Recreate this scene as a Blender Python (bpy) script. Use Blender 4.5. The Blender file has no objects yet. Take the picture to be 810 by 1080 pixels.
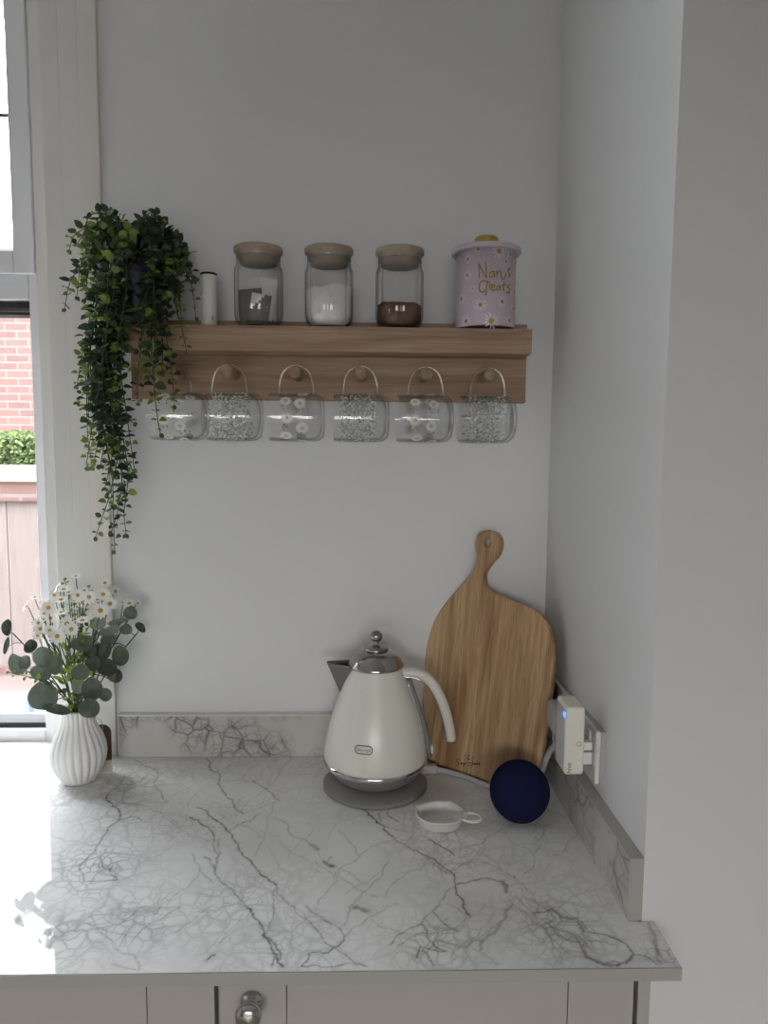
import bpy, bmesh, math, random
import numpy as np
from mathutils import Vector, Matrix, noise
PI = math.pi
sc = bpy.context.scene
COL = sc.collection
rng = random.Random(7)

# ------------------------------------------------------------------ camera model (metres, worktop at z = .92)
FPX, PITCH, YAW, ROLL = 740.0, 0.09433, 0.02597, 0.00842
CAM = Vector((0.01048, -1.39688, 1.55241))
ZC = 0.92
c, s = math.cos(YAW), math.sin(YAW); Rz = Matrix(((c, -s, 0), (s, c, 0), (0, 0, 1)))
c, s = math.cos(PITCH), math.sin(PITCH); Rx = Matrix(((1, 0, 0), (0, c, -s), (0, s, c)))
c, s = math.cos(ROLL), math.sin(ROLL); Ry = Matrix(((c, 0, s), (0, 1, 0), (-s, 0, c)))
RM = Ry @ Rx @ Rz
RMI = RM.transposed()
def ray(x, y): return RMI @ Vector(((x - 405) / FPX, 1, -(y - 540) / FPX))
def aty(x, y, Y): d = ray(x, y); return CAM + d * ((Y - CAM.y) / d.y)
def atz(x, y, Z=ZC): d = ray(x, y); return CAM + d * ((Z - CAM.z) / d.z)
def atx(x, y, X): d = ray(x, y); return CAM + d * ((X - CAM.x) / d.x)
def atplane(x, y, P, n): d = ray(x, y); return CAM + d * ((P - CAM).dot(n) / d.dot(n))

cd = bpy.data.cameras.new('camera'); cam = bpy.data.objects.new('camera', cd); COL.objects.link(cam)
cd.sensor_fit = 'HORIZONTAL'; cd.sensor_width = 36; cd.lens = FPX / 810 * 36; cd.clip_start = .02
right = RMI @ Vector((1, 0, 0)); fwd = RMI @ Vector((0, 1, 0)); up = RMI @ Vector((0, 0, 1))
cam.matrix_world = Matrix(((right.x, up.x, -fwd.x, CAM.x), (right.y, up.y, -fwd.y, CAM.y), (right.z, up.z, -fwd.z, CAM.z), (0, 0, 0, 1)))
sc.camera = cam

# ------------------------------------------------------------------ materials
def mat(name, col=(.8, .8, .8), rough=.5, metal=0, spec=.5, **kw):
    m = bpy.data.materials.new(name); m.use_nodes = True
    b = m.node_tree.nodes['Principled BSDF']
    b.inputs['Base Color'].default_value = (*col, 1); b.inputs['Roughness'].default_value = rough
    b.inputs['Metallic'].default_value = metal; b.inputs['Specular IOR Level'].default_value = spec
    for k, v in kw.items(): b.inputs[k].default_value = v
    return m
class NT:
    def __init__(s, m): s.t = m.node_tree; s.b = s.t.nodes['Principled BSDF']
    def n(s, typ, **kw):
        nd = s.t.nodes.new(typ)
        for k, v in kw.items():
            if k in nd.inputs: nd.inputs[k].default_value = v
            else: setattr(nd, k, v)
        return nd
    def l(s, a, b): s.t.links.new(a, b)
    def coords(s, scale=(1, 1, 1), rot=(0, 0, 0), kind='Object'):
        tc = s.n('ShaderNodeTexCoord'); mp = s.n('ShaderNodeMapping')
        mp.inputs['Scale'].default_value = scale; mp.inputs['Rotation'].default_value = rot
        s.l(tc.outputs[kind], mp.inputs['Vector']); return mp.outputs['Vector']
    def ramp(s, fac, stops):
        r = s.n('ShaderNodeValToRGB'); e = r.color_ramp.elements
        while len(e) < len(stops): e.new(.5)
        for el, (p, cc) in zip(e, stops): el.position = p; el.color = (*cc, 1) if len(cc) == 3 else cc
        s.l(fac, r.inputs['Fac']); return r.outputs['Color']
    def mix(s, fac, a, b, mode='MIX'):
        m = s.n('ShaderNodeMix', data_type='RGBA', blend_type=mode)
        for sock, v in ((m.inputs[0], fac), (m.inputs[6], a), (m.inputs[7], b)):
            if isinstance(v, (int, float)): sock.default_value = v
            elif isinstance(v, tuple): sock.default_value = (*v, 1)
            else: s.l(v, sock)
        return m.outputs[2]
    def math(s, op, a, b=0.0, clamp=False):
        m = s.n('ShaderNodeMath', operation=op, use_clamp=clamp)
        for sock, v in ((m.inputs[0], a), (m.inputs[1], b)):
            if isinstance(v, (int, float)): sock.default_value = v
            else: s.l(v, sock)
        return m.outputs[0]
    def bump(s, h, strength=.2, dist=.001):
        b = s.n('ShaderNodeBump'); b.inputs['Strength'].default_value = strength; b.inputs['Distance'].default_value = dist
        s.l(h, b.inputs['Height']); s.l(b.outputs['Normal'], s.b.inputs['Normal'])

def wall_mat(name, col, rough=.55):
    m = mat(name, col, rough, spec=.3); t = NT(m)
    nz = t.n('ShaderNodeTexNoise', Scale=2.2, Detail=3); t.l(t.coords(), nz.inputs['Vector'])
    t.l(t.mix(nz.outputs['Fac'], tuple(x * .965 for x in col), col), t.b.inputs['Base Color'])
    n2 = t.n('ShaderNodeTexNoise', Scale=140.0, Detail=2); t.l(t.coords(), n2.inputs['Vector']); t.bump(n2.outputs['Fac'], .06, .001)
    return m
def wood_mat(name, c1, c2, c3, axis='X', scale=1.0, rough=.5, fine=1.0):
    m = mat(name, c2, rough, spec=.3); t = NT(m)
    st = {'X': (1.2, 14, 14), 'Y': (14, 1.2, 14), 'Z': (14, 14, 1.2)}[axis]
    v = t.coords(tuple(a * scale for a in st))
    nz = t.n('ShaderNodeTexNoise', Scale=2.2, Detail=5, Roughness=.6, Distortion=.9); t.l(v, nz.inputs['Vector'])
    st2 = tuple(a * scale * (1.6 if a > 2 else .8) for a in st)
    wv = t.n('ShaderNodeTexNoise', Scale=9.0 * fine, Detail=3, Roughness=.7); t.l(t.coords(tuple(a * (3 if a > 2 else 1) for a in st2)), wv.inputs['Vector'])
    base = t.ramp(nz.outputs['Fac'], [(.25, c1), (.5, c2), (.72, c3)])
    dark = t.ramp(wv.outputs['Fac'], [(.35, (.72, .69, .66)), (.55, (1, 1, 1))])
    t.l(t.mix(.75, base, dark, 'MULTIPLY'), t.b.inputs['Base Color'])
    t.bump(wv.outputs['Fac'], .12, .0006)
    return m
def thin_glass(name, tint=(.97, .98, .97), edge=(.62, .66, .65), refl=.9, rough=.02, fmin=.04, lo_=.35):
    m = bpy.data.materials.new(name); m.use_nodes = True; t = m.node_tree
    for n_ in list(t.nodes): t.nodes.remove(n_)
    out = t.nodes.new('ShaderNodeOutputMaterial'); mx = t.nodes.new('ShaderNodeMixShader'); tr = t.nodes.new('ShaderNodeBsdfTransparent')
    gl = t.nodes.new('ShaderNodeBsdfGlossy'); lw = t.nodes.new('ShaderNodeLayerWeight'); rp = t.nodes.new('ShaderNodeValToRGB')
    l2 = t.nodes.new('ShaderNodeLayerWeight'); l2.inputs['Blend'].default_value = .5; pw = t.nodes.new('ShaderNodeMath'); pw.operation = 'POWER'; pw.inputs[1].default_value = 4.5
    fr = t.nodes.new('ShaderNodeMath'); fr.operation = 'MULTIPLY_ADD'; fr.inputs[1].default_value = .55; fr.inputs[2].default_value = fmin; t.links.new(l2.outputs['Facing'], pw.inputs[0]); t.links.new(pw.outputs[0], fr.inputs[0])
    lw.inputs['Blend'].default_value = .35
    e = rp.color_ramp.elements; e[0].position = lo_; e[0].color = (*tint, 1); e[1].position = .95; e[1].color = (*edge, 1)
    gl.inputs['Roughness'].default_value = rough; gl.inputs['Color'].default_value = (refl, refl, refl, 1)
    t.links.new(lw.outputs['Facing'], rp.inputs['Fac']); t.links.new(rp.outputs['Color'], tr.inputs['Color'])
    t.links.new(fr.outputs[0], mx.inputs['Fac']); t.links.new(tr.outputs[0], mx.inputs[1]); t.links.new(gl.outputs[0], mx.inputs[2]); t.links.new(mx.outputs[0], out.inputs['Surface'])
    return m
def leaf_mat(name, dark, light, rough=.45, trans=.25):
    m = mat(name, dark, rough, spec=.35); t = NT(m)
    at = t.n('ShaderNodeAttribute', attribute_name='tone')
    nz = t.n('ShaderNodeTexNoise', Scale=160.0); t.l(t.coords(), nz.inputs['Vector'])
    f = t.math('ADD', at.outputs['Fac'], t.math('MULTIPLY', t.math('SUBTRACT', nz.outputs['Fac'], .5), .25), True)
    colr = t.ramp(f, [(.0, dark), (.55, tuple(.5 * (a + b) for a, b in zip(dark, light))), (1, light)])
    t.l(colr, t.b.inputs['Base Color'])
    tl = t.n('ShaderNodeBsdfTranslucent'); mx = t.n('ShaderNodeMixShader'); mx.inputs[0].default_value = trans
    t.l(colr, tl.inputs['Color']); t.l(t.b.outputs[0], mx.inputs[1]); t.l(tl.outputs[0], mx.inputs[2])
    t.l(mx.outputs[0], t.t.nodes['Material Output'].inputs['Surface'])
    return m

M = {}
M['wall'] = wall_mat('wall_paint', (.80, .80, .80))
M['ceil'] = wall_mat('ceiling_paint', (.72, .72, .72))
M['roomwall'] = wall_mat('room_paint', (.62, .62, .615))
M['trim'] = wall_mat('trim_gloss', (.79, .78, .745), .35)
M['trim2'] = wall_mat('trim_gloss_warm', (.80, .775, .72), .35)
M['upvc'] = mat('window_frame', (.80, .80, .82), .35)
M['rubber'] = mat('gasket', (.02, .02, .022), .6)
M['pane'] = thin_glass('window_glass', (.95, .96, .97), (.8, .82, .82))
M['floor'] = wood_mat('floor_boards', (.30, .27, .235), (.36, .325, .29), (.40, .365, .33), 'Y', .6)
M['cab'] = wall_mat('cabinet_paint', (.50, .475, .44), .45)
M['cabgap'] = mat('gap', (.05, .05, .05), .8)
M['strip'] = wall_mat('edge_strip', (.46, .45, .42), .4)
M['oak'] = wood_mat('oak', (.25, .165, .105), (.42, .29, .195), (.56, .405, .285), 'X', 1.0, .55)
M['oakpeg'] = wood_mat('oak_peg', (.30, .2, .13), (.38, .27, .18), (.45, .32, .22), 'Y', 1.0, .5)
M['bamboo'] = wood_mat('bamboo', (.36, .29, .22), (.44, .36, .285), (.50, .42, .34), 'X', 1.6, .6)
M['bamboo2'] = wood_mat('bamboo_plug', (.27, .225, .18), (.33, .28, .235), (.38, .33, .28), 'X', 1.6, .6)
M['board'] = wood_mat('acacia', (.40, .245, .125), (.545, .37, .215), (.645, .47, .29), 'Y', 1.25, .5)
t = NT(M['board']); src = t.b.inputs['Base Color'].links[0].from_socket
n_ = t.n('ShaderNodeTexNoise', Scale=3.2, Detail=2, Distortion=.4); t.l(t.coords((9, .7, 1)), n_.inputs['Vector'])
t.l(t.mix(.85, src, t.ramp(n_.outputs['Fac'], [(.36, (.62, .50, .42)), (.47, (.92, .88, .84)), (.60, (1.12, 1.12, 1.10)), (.66, (.84, .78, .72))]), 'MULTIPLY'), t.b.inputs['Base Color'])
src = t.b.inputs['Base Color'].links[0].from_socket
n_ = t.n('ShaderNodeTexNoise', Scale=6.0, Detail=3, Roughness=.5, Distortion=.25); t.l(t.coords((20, .6, 1)), n_.inputs['Vector'])
t.l(t.mix(.8, src, t.ramp(n_.outputs['Fac'], [(.40, (1, 1, 1)), (.475, (1, 1, 1)), (.49, (.66, .55, .47)), (.51, (.97, .95, .93)), (.58, (1.06, 1.06, 1.05)), (.60, (.74, .66, .58)), (.63, (1, 1, 1))]), 'MULTIPLY'), t.b.inputs['Base Color'])
M['burn'] = mat('burnt_mark', (.06, .03, .015), .7)
M['jar'] = thin_glass('jar_glass', (.995, .997, .995), (.34, .37, .37), .9, .02, .04, .22)
M['mug'] = thin_glass('mug_glass', (.997, .999, .998), (.52, .55, .55), 1.0, .04, .05)
M['sugar'] = mat('sugar', (.95, .92, .85), .9)
M['coffee'] = mat('coffee', (.12, .062, .04), .9)
M['teabag'] = mat('teabag_paper', (.72, .71, .68), .9)
M['tealeaf'] = mat('teabag_tea', (.17, .16, .155), .95)
M['white_print'] = mat('white_print', (.82, .84, .80), .5)
M['green_print'] = mat('green_print', (.36, .41, .35), .5)
M['yellow_print'] = mat('yellow_print', (.62, .56, .36), .5)
M['dark_print'] = mat('dark_print', (.2, .2, .16), .5)
M['tin'] = mat('lilac_tin', (.57, .485, .55), .4)
M['tinpetal'] = mat('pale_petal_print', (.80, .76, .78), .45)
M['gold'] = mat('gold', (.52, .38, .10), .35, .75)
M['goldprint'] = mat('gold_print', (.42, .29, .05), .35, .5)
M['plastic'] = mat('white_plastic', (.80, .79, .76), .35)
M['warmplastic'] = mat('warm_white_plastic', (.80, .79, .70), .35)
M['greyplastic'] = mat('grey_plastic', (.50, .50, .49), .4)
M['sideplastic'] = mat('hub_side', (.55, .55, .58), .4)
M['blackplastic'] = mat('black_plastic', (.02, .02, .02), .4)
M['darkgrey'] = mat('dark_grey', (.12, .12, .12), .5)
M['cream'] = mat('cream_enamel', (.80, .78, .70), .26, spec=.5)
M['creamh'] = mat('cream_handle', (.78, .75, .67), .3)
M['chrome'] = mat('chrome', (.60, .59, .58), .14, 1.0)
M['steel'] = mat('brushed_steel', (.36, .35, .34), .25, 1.0)
M['smokechrome'] = mat('smoked_chrome', (.40, .385, .37), .16, 1.0)
M['kbase'] = mat('base_grey', (.23, .225, .22), .42)
M['smoke'] = mat('smoke_grey', (.28, .275, .265), .25, .3)
M['ceramic'] = mat('ceramic', (.86, .855, .84), .42)
M['dishceramic'] = mat('dish_ceramic', (.74, .71, .68), .25)
M['navy'] = mat('navy_pot', (.006, .008, .035), .45)
M['soil'] = mat('moss', (.03, .04, .02), .9)
M['brown'] = mat('brown_card', (.085, .045, .028), .7)
M['card'] = mat('cream_card', (.55, .50, .42), .8)
M['twine'] = mat('twine', (.60, .52, .40), .9)
M['box'] = leaf_mat('box_leaf', (.020, .047, .036), (.27, .37, .06))
M['stem'] = mat('stem', (.05, .08, .03), .6)
M['darkstem'] = mat('dark_stem', (.035, .04, .03), .6)
M['euc'] = leaf_mat('eucalyptus_leaf', (.024, .042, .023), (.27, .32, .25), .4, .28)
M['lime'] = leaf_mat('lime_leaf', (.10, .18, .03), (.42, .52, .10), .5, .3)
M['petal'] = mat('petal', (.92, .91, .88), .6)
M['daisy'] = mat('daisy_centre', (.50, .33, .04), .8)
M['led'] = mat('blue_led', (.05, .15, 1), .4)
M['led'].node_tree.nodes['Principled BSDF'].inputs['Emission Color'].default_value = (.05, .18, 1, 1)
M['led'].node_tree.nodes['Principled BSDF'].inputs['Emission Strength'].default_value = 2.0

# echo fabric
M['fabric'] = mat('navy_fabric', (.010, .013, .052), .9, spec=.15); t = NT(M['fabric'])
v_ = t.n('ShaderNodeTexVoronoi', Scale=700.0); t.l(t.coords(), v_.inputs['Vector']); t.bump(v_.outputs['Distance'], .5, .0006)
# sugar / coffee grain
for k, sc_ in (('sugar', 900.0), ('coffee', 500.0)):
    t = NT(M[k]); n_ = t.n('ShaderNodeTexNoise', Scale=sc_, Detail=2); t.l(t.coords(), n_.inputs['Vector'])
    cc = M[k].node_tree.nodes['Principled BSDF'].inputs['Base Color'].default_value[:3]
    t.l(t.ramp(n_.outputs['Fac'], [(.3, tuple(a * .72 for a in cc)), (.7, tuple(min(1, a * 1.35) for a in cc))]), t.b.inputs['Base Color'])

# marble: white stone, soft clouding, a fine net of grey veins and long cracks held in the mesh's own 'vein' and 'net' values
def marble(name, attr=True, base=(.87, .87, .855), cloud=(.74, .74, .73), netscale=22, netamt=.5, dist=.055):
    m = mat(name, base, .03, spec=.3); t = NT(m)
    v = t.coords()
    n1 = t.n('ShaderNodeTexNoise', Scale=5.0, Detail=4, Roughness=.55); t.l(v, n1.inputs['Vector'])
    dn = t.n('ShaderNodeTexNoise', Scale=14.0, Detail=4); t.l(v, dn.inputs['Vector'])
    off = t.n('ShaderNodeVectorMath', operation='MULTIPLY_ADD'); t.l(dn.outputs['Color'], off.inputs[0]); off.inputs[1].default_value = (dist,) * 3; t.l(v, off.inputs[2])
    vo = t.n('ShaderNodeTexVoronoi', feature='DISTANCE_TO_EDGE', Scale=netscale); t.l(off.outputs[0], vo.inputs['Vector'])
    vo2 = t.n('ShaderNodeTexVoronoi', feature='DISTANCE_TO_EDGE', Scale=netscale * 2.3); t.l(off.outputs[0], vo2.inputs['Vector'])
    line = t.ramp(vo.outputs['Distance'], [(.0, (1, 1, 1)), (.035, (.45, .45, .45)), (.11, (0, 0, 0))])
    line2 = t.ramp(vo2.outputs['Distance'], [(.0, (.8, .8, .8)), (.07, (.2, .2, .2)), (.16, (0, 0, 0))])
    msk = t.n('ShaderNodeTexNoise', Scale=7.0, Detail=2); t.l(v, msk.inputs['Vector'])
    mk = t.ramp(msk.outputs['Fac'], [(.46, (0, 0, 0)), (.58, (1, 1, 1))])
    col = t.ramp(n1.outputs['Fac'], [(.34, cloud), (.56, base)])
    dk = (.20, .195, .19)
    if attr:
        an = t.n('ShaderNodeAttribute', attribute_name='net'); av = t.n('ShaderNodeAttribute', attribute_name='vein')
        netf = t.math('ADD', t.math('MULTIPLY', an.outputs['Fac'], 1.0), t.math('MULTIPLY', mk, .24), True)
        col = t.mix(t.math('MULTIPLY', an.outputs['Fac'], t.math('MULTIPLY', n1.outputs['Fac'], .30)), col, (.50, .485, .46))
        col = t.mix(t.math('MULTIPLY', t.math('MAXIMUM', line, line2), t.math('MULTIPLY', netf, .85)), col, dk)
        col = t.mix(av.outputs['Fac'], col, (.10, .095, .09))
    else:
        col = t.mix(t.math('MULTIPLY', mk, .30), col, (.40, .385, .36))
        f = t.math('MULTIPLY', t.math('MAXIMUM', line, t.math('MULTIPLY', line2, .7)), t.math('MULTIPLY', mk, netamt))
        col = t.mix(f, col, (.16, .15, .14))
    t.l(col, t.b.inputs['Base Color'])
    return m
M['marble'] = marble('marble_top')
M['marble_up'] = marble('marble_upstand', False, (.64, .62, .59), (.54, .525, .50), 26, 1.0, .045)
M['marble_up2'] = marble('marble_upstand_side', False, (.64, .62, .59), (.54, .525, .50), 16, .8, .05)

# outdoors
def brick_mat():
    m = mat('brick', (.4, .2, .15), .9, spec=.1); t = NT(m)
    b = t.n('ShaderNodeTexBrick'); v = t.coords((1, 1, 1), (PI / 2, 0, 0)); t.l(v, b.inputs['Vector'])
    b.inputs['Color1'].default_value = (.17, .095, .078, 1); b.inputs['Color2'].default_value = (.13, .075, .068, 1); b.inputs['Mortar'].default_value = (.17, .145, .135, 1)
    b.inputs['Scale'].default_value = 1; b.inputs['Brick Width'].default_value = .225; b.inputs['Row Height'].default_value = .075; b.inputs['Mortar Size'].default_value = .009
    n = t.n('ShaderNodeTexNoise', Scale=18.0, Detail=4); t.l(t.coords(), n.inputs['Vector'])
    t.l(t.mix(t.ramp(n.outputs['Fac'], [(.35, (.0, .0, .0)), (.75, (.55, .55, .55))]), b.outputs['Color'], (.15, .105, .095)), t.b.inputs['Base Color'])
    return m
M['brick'] = brick_mat()
M['tiles'] = mat('roof_tiles', (.2, .19, .2), .8); t = NT(M['tiles'])
b_ = t.n('ShaderNodeTexBrick'); t.l(t.coords((1, 1, 1)), b_.inputs['Vector'])
b_.inputs['Color1'].default_value = (.27, .25, .26, 1); b_.inputs['Color2'].default_value = (.20, .19, .2, 1); b_.inputs['Mortar'].default_value = (.10, .095, .1, 1)
for k, v in (('Scale', 1), ('Brick Width', .2), ('Row Height', .14), ('Mortar Size', .01)): b_.inputs[k].default_value = v
t.l(b_.outputs['Color'], t.b.inputs['Base Color'])
M['boards'] = wood_mat('fence_boards', (.155, .125, .115), (.18, .145, .132), (.20, .165, .15), 'Z', .8, .9)
M['coping'] = mat('coping_stone', (.30, .285, .24), .9)
M['paving'] = wood_mat('paving', (.10, .062, .052), (.13, .095, .085), (.17, .15, .14), 'X', .2, .9)
M['hedge'] = leaf_mat('hedge_leaf', (.035, .06, .025), (.16, .20, .06), .7, .2)
M['polythene'] = mat('blue_polythene', (.11, .14, .20), .4)

# ------------------------------------------------------------------ mesh building
class MB:
    def __init__(s): s.v = []; s.f = []; s.m = []; s.sm = []; s.tone = []; s.curtone = 0.0
    def add(s, vs, fs, mi=0, smooth=True):
        o = len(s.v); s.v += [tuple(v) for v in vs]; s.tone += [s.curtone] * len(vs)
        for f in fs: s.f.append(tuple(o + i for i in f)); s.m.append(mi); s.sm.append(smooth)
    def bm(s, b, mi=0, smooth=False):
        b.verts.index_update(); s.add([v.co[:] for v in b.verts], [[v.index for v in f.verts] for f in b.faces], mi, smooth); b.free()
    def box(s, x0, x1, y0, y1, z0, z1, bev=0, mi=0, seg=2, xf=None):
        b = bmesh.new(); bmesh.ops.create_cube(b, size=1)
        for v in b.verts: v.co = Vector((x0 + (v.co.x + .5) * (x1 - x0), y0 + (v.co.y + .5) * (y1 - y0), z0 + (v.co.z + .5) * (z1 - z0)))
        if bev: bmesh.ops.bevel(b, geom=b.edges[:], offset=bev, segments=seg, profile=.5, affect='EDGES')
        if xf is not None: bmesh.ops.transform(b, matrix=xf, verts=b.verts[:])
        s.bm(b, mi, False)
    def lathe(s, prof, cx=0, cy=0, n=48, mi=0, rf=None, smooth=True, axis=None, cap0=False, cap1=False):
        vs = []; fs = []
        for (r, z) in prof:
            for k in range(n):
                a = 2 * PI * k / n; rr = r * (rf(a, z) if rf else 1)
                vs.append(Vector((cx + rr * math.cos(a), cy + rr * math.sin(a), z)))
        for i in range(len(prof) - 1):
            for k in range(n):
                k2 = (k + 1) % n; fs.append((i * n + k, i * n + k2, (i + 1) * n + k2, (i + 1) * n + k))
        if cap0: fs.append(tuple(range(n - 1, -1, -1)))
        if cap1: fs.append(tuple((len(prof) - 1) * n + k for k in range(n)))
        if axis is not None: vs = [axis @ v for v in vs]
        s.add(vs, fs, mi, smooth)
    def tube(s, pts, r, n=8, mi=0, cap=True, flat=None):
        pts = [Vector(p) for p in pts]; N = len(pts); rs = r if isinstance(r, (list, tuple)) else [r] * N
        vs = []; fs = []; nrm = None
        for i, p in enumerate(pts):
            tg = (pts[min(i + 1, N - 1)] - pts[max(i - 1, 0)])
            if tg.length < 1e-9: tg = Vector((0, 0, 1))
            tg.normalize()
            if nrm is None:
                nrm = flat.copy() if flat is not None else (Vector((0, 0, 1)) if abs(tg.z) < .9 else Vector((1, 0, 0)))
            if flat is not None: nrm = flat.copy()
            nrm = (nrm - tg * nrm.dot(tg)).normalized(); bn = tg.cross(nrm)
            rr = rs[i]
            ra, rb = rr if isinstance(rr, tuple) else (rr, rr)
            for k in range(n):
                a = 2 * PI * k / n; vs.append(p + nrm * ra * math.cos(a) + bn * rb * math.sin(a))
        for i in range(N - 1):
            for k in range(n):
                k2 = (k + 1) % n; fs.append((i * n + k, i * n + k2, (i + 1) * n + k2, (i + 1) * n + k))
        if cap: fs += [tuple(range(n - 1, -1, -1)), tuple((N - 1) * n + k for k in range(n))]
        s.add(vs, fs, mi, True)
    def sphere(s, ctr, r, mi=0, u=24, v=14, scale=(1, 1, 1)):
        b = bmesh.new(); bmesh.ops.create_uvsphere(b, u_segments=u, v_segments=v, radius=r)
        for w in b.verts: w.co = Vector(ctr) + Vector((w.co.x * scale[0], w.co.y * scale[1], w.co.z * scale[2]))
        s.bm(b, mi, True)
    def leaf(s, base, d, nrm, L, W, mi=0, fold=.15, curl=.1, n=5):
        """oval leaf from base along d, face towards nrm"""
        d = Vector(d).normalized(); nrm = Vector(nrm); nrm = (nrm - d * nrm.dot(d))
        if nrm.length < 1e-6: nrm = d.orthogonal()
        nrm.normalize(); sd = d.cross(nrm); base = Vector(base)
        ctr = []; lf = []; rt = []
        for i in range(n + 1):
            tt = i / n; w = W * math.sin(PI * min(1, max(0, tt)) ** .85) ** .75 if 0 < tt < 1 else 0
            p = base + d * L * tt - nrm * curl * L * (tt - .5) ** 2 * 2
            ctr.append(p); lf.append(p + sd * w + nrm * fold * w); rt.append(p - sd * w + nrm * fold * w)
        vs = [ctr[0]]; 
        for i in range(1, n): vs += [lf[i], ctr[i], rt[i]]
        vs.append(ctr[n]); fs = [(0, 1, 2), (0, 2, 3)]
        for i in range(n - 2):
            a = 1 + 3 * i; fs += [(a, a + 3, a + 4, a + 1), (a + 1, a + 4, a + 5, a + 2)]
        a = 1 + 3 * (n - 2); e = len(vs) - 1; fs += [(a, e, a + 1), (a + 1, e, a + 2)]
        s.add(vs, fs, mi, True)
    def build(s, name, mats, parent=None, tone=False):
        me = bpy.data.meshes.new(name); me.from_pydata(s.v, [], s.f)
        mats = mats if isinstance(mats, (list, tuple)) else [mats]
        for m in mats: me.materials.append(m)
        me.polygons.foreach_set('material_index', s.m); me.polygons.foreach_set('use_smooth', s.sm)
        if tone:
            a = me.attributes.new('tone', 'FLOAT', 'POINT'); a.data.foreach_set('value', s.tone)
        me.update()
        o = bpy.data.objects.new(name, me); COL.objects.link(o)
        if parent is not None: o.parent = parent; o.matrix_parent_inverse = Matrix.Translation(-parent.location)
        return o
def fixn(o):
    b = bmesh.new(); b.from_mesh(o.data); bmesh.ops.recalc_face_normals(b, faces=b.faces[:]); b.to_mesh(o.data); b.free(); return o
def catmull(pts, k=8):
    P = [Vector(p) for p in pts]; out = []
    for i in range(len(P) - 1):
        p0 = P[max(i - 1, 0)]; p1 = P[i]; p2 = P[i + 1]; p3 = P[min(i + 2, len(P) - 1)]
        for j in range(k):
            t = j / k
            out.append(.5 * ((2 * p1) + (p2 - p0) * t + (2 * p0 - 5 * p1 + 4 * p2 - p3) * t * t + (3 * p1 - p0 - 3 * p2 + p3) * t ** 3))
    out.append(P[-1]); return out
def tag(o, label=None, cat=None, group=None, kind=None):
    if label: o['label'] = label
    if cat: o['category'] = cat
    if group: o['group'] = group
    if kind: o['kind'] = kind
    return o
def thing(name, label, cat, loc=(0, 0, 0), group=None, kind=None):
    o = bpy.data.objects.new(name, None); COL.objects.link(o); o.location = loc; o.empty_display_size = .05
    return tag(o, label, cat, group, kind)
def text_mesh(body, size, spacing=1.0):
    cu = bpy.data.curves.new('t', 'FONT'); cu.body = body; cu.size = size; cu.align_x = 'CENTER'; cu.align_y = 'CENTER'; cu.space_character = spacing
    ob = bpy.data.objects.new('t', cu); COL.objects.link(ob); dg = bpy.context.evaluated_depsgraph_get(); dg.update()
    me = bpy.data.meshes.new_from_object(ob.evaluated_get(dg))
    vs = [v.co.copy() for v in me.vertices]; fs = [tuple(p.vertices) for p in me.polygons]
    bpy.data.objects.remove(ob); bpy.data.curves.remove(cu); bpy.data.meshes.remove(me)
    return vs, fs
exec_parts = []

# ------------------------------------------------------------------ the room
XR, YF, XW0, XW1, ZWT = .377, -.52, -2.0, -.60, 2.50
def struct(name, mb, m, label, cat):
    o = mb.build(name, m); return tag(o, label, cat, kind='structure')
RX0, RX1, RY0, ZT = -2.8, 1.9, -3.9, 2.62
b = MB(); b.box(RX0 - .3, RX1 + .3, RY0 - .3, .3, -.1, 0); struct('floor', b, M['floor'], 'wooden floor of the kitchen below the cabinets', 'floor')
b = MB(); b.box(RX0 - .3, RX1 + .3, RY0 - .3, .3, ZT, ZT + .1); struct('ceiling', b, M['ceil'], 'flat white painted kitchen ceiling', 'ceiling')
b = MB(); b.box(XW1, XR + .3, 0, .3, 0, ZT); b.box(XW0, XW1, 0, .3, 0, ZC - .03); b.box(XW0, XW1, 0, .3, ZWT, ZT); b.box(RX0 - .3, XW0, 0, .3, 0, ZT)
struct('wall_back', b, M['wall'], 'white wall behind the wooden shelf and the kettle', 'wall')
b = MB()
vs = [(XR, 0, 0), (XR + .007, YF, 0), (RX1 + .3, YF, 0), (RX1 + .3, 0, 0)]
b.add([(x, y, z) for z in (0, ZT) for x, y, _ in vs], [(0, 1, 5, 4), (1, 2, 6, 5), (2, 3, 7, 6), (3, 0, 4, 7)], 0, False)
struct('wall_right', b, M['wall'], 'white return wall to the right of the worktop, with its outer corner', 'wall')
b = MB(); b.box(RX0 - .3, RX0, RY0, 0, 0, ZT); struct('wall_left', b, M['roomwall'], 'plain left wall of the kitchen', 'wall')
b = MB(); b.box(RX1, RX1 + .3, RY0, YF, 0, ZT); struct('wall_far_right', b, M['roomwall'], 'plain far right wall of the kitchen', 'wall')
GX0, GX1, GZ1, HALLY, HZ = -1.6, .9, 1.85, RY0 - 2.9, 3.5  # rear opening and closed space beyond, added to shape the fill light
b = MB(); b.box(RX0 - .3, GX0, RY0 - .3, RY0, 0, HZ); b.box(GX1, RX1 + .3, RY0 - .3, RY0, 0, HZ); b.box(GX0, GX1, RY0 - .3, RY0, GZ1, HZ)
b.box(RX0 - .3, RX1 + .3, HALLY - .1, HALLY, 0, HZ); b.box(RX0 - .3, RX0, HALLY, RY0 - .3, 0, HZ); b.box(RX1, RX1 + .3, HALLY, RY0 - .3, 0, HZ); b.box(RX0 - .3, RX1 + .3, HALLY - .1, RY0 - .3, HZ, HZ + .1); b.box(RX0 - .3, RX1 + .3, HALLY - .1, RY0 - .3, -.1, 0)
struct('wall_rear', b, M['roomwall'], 'unseen rear wall behind the camera, wide opening and room beyond added to shape the fill light', 'wall')

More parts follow.
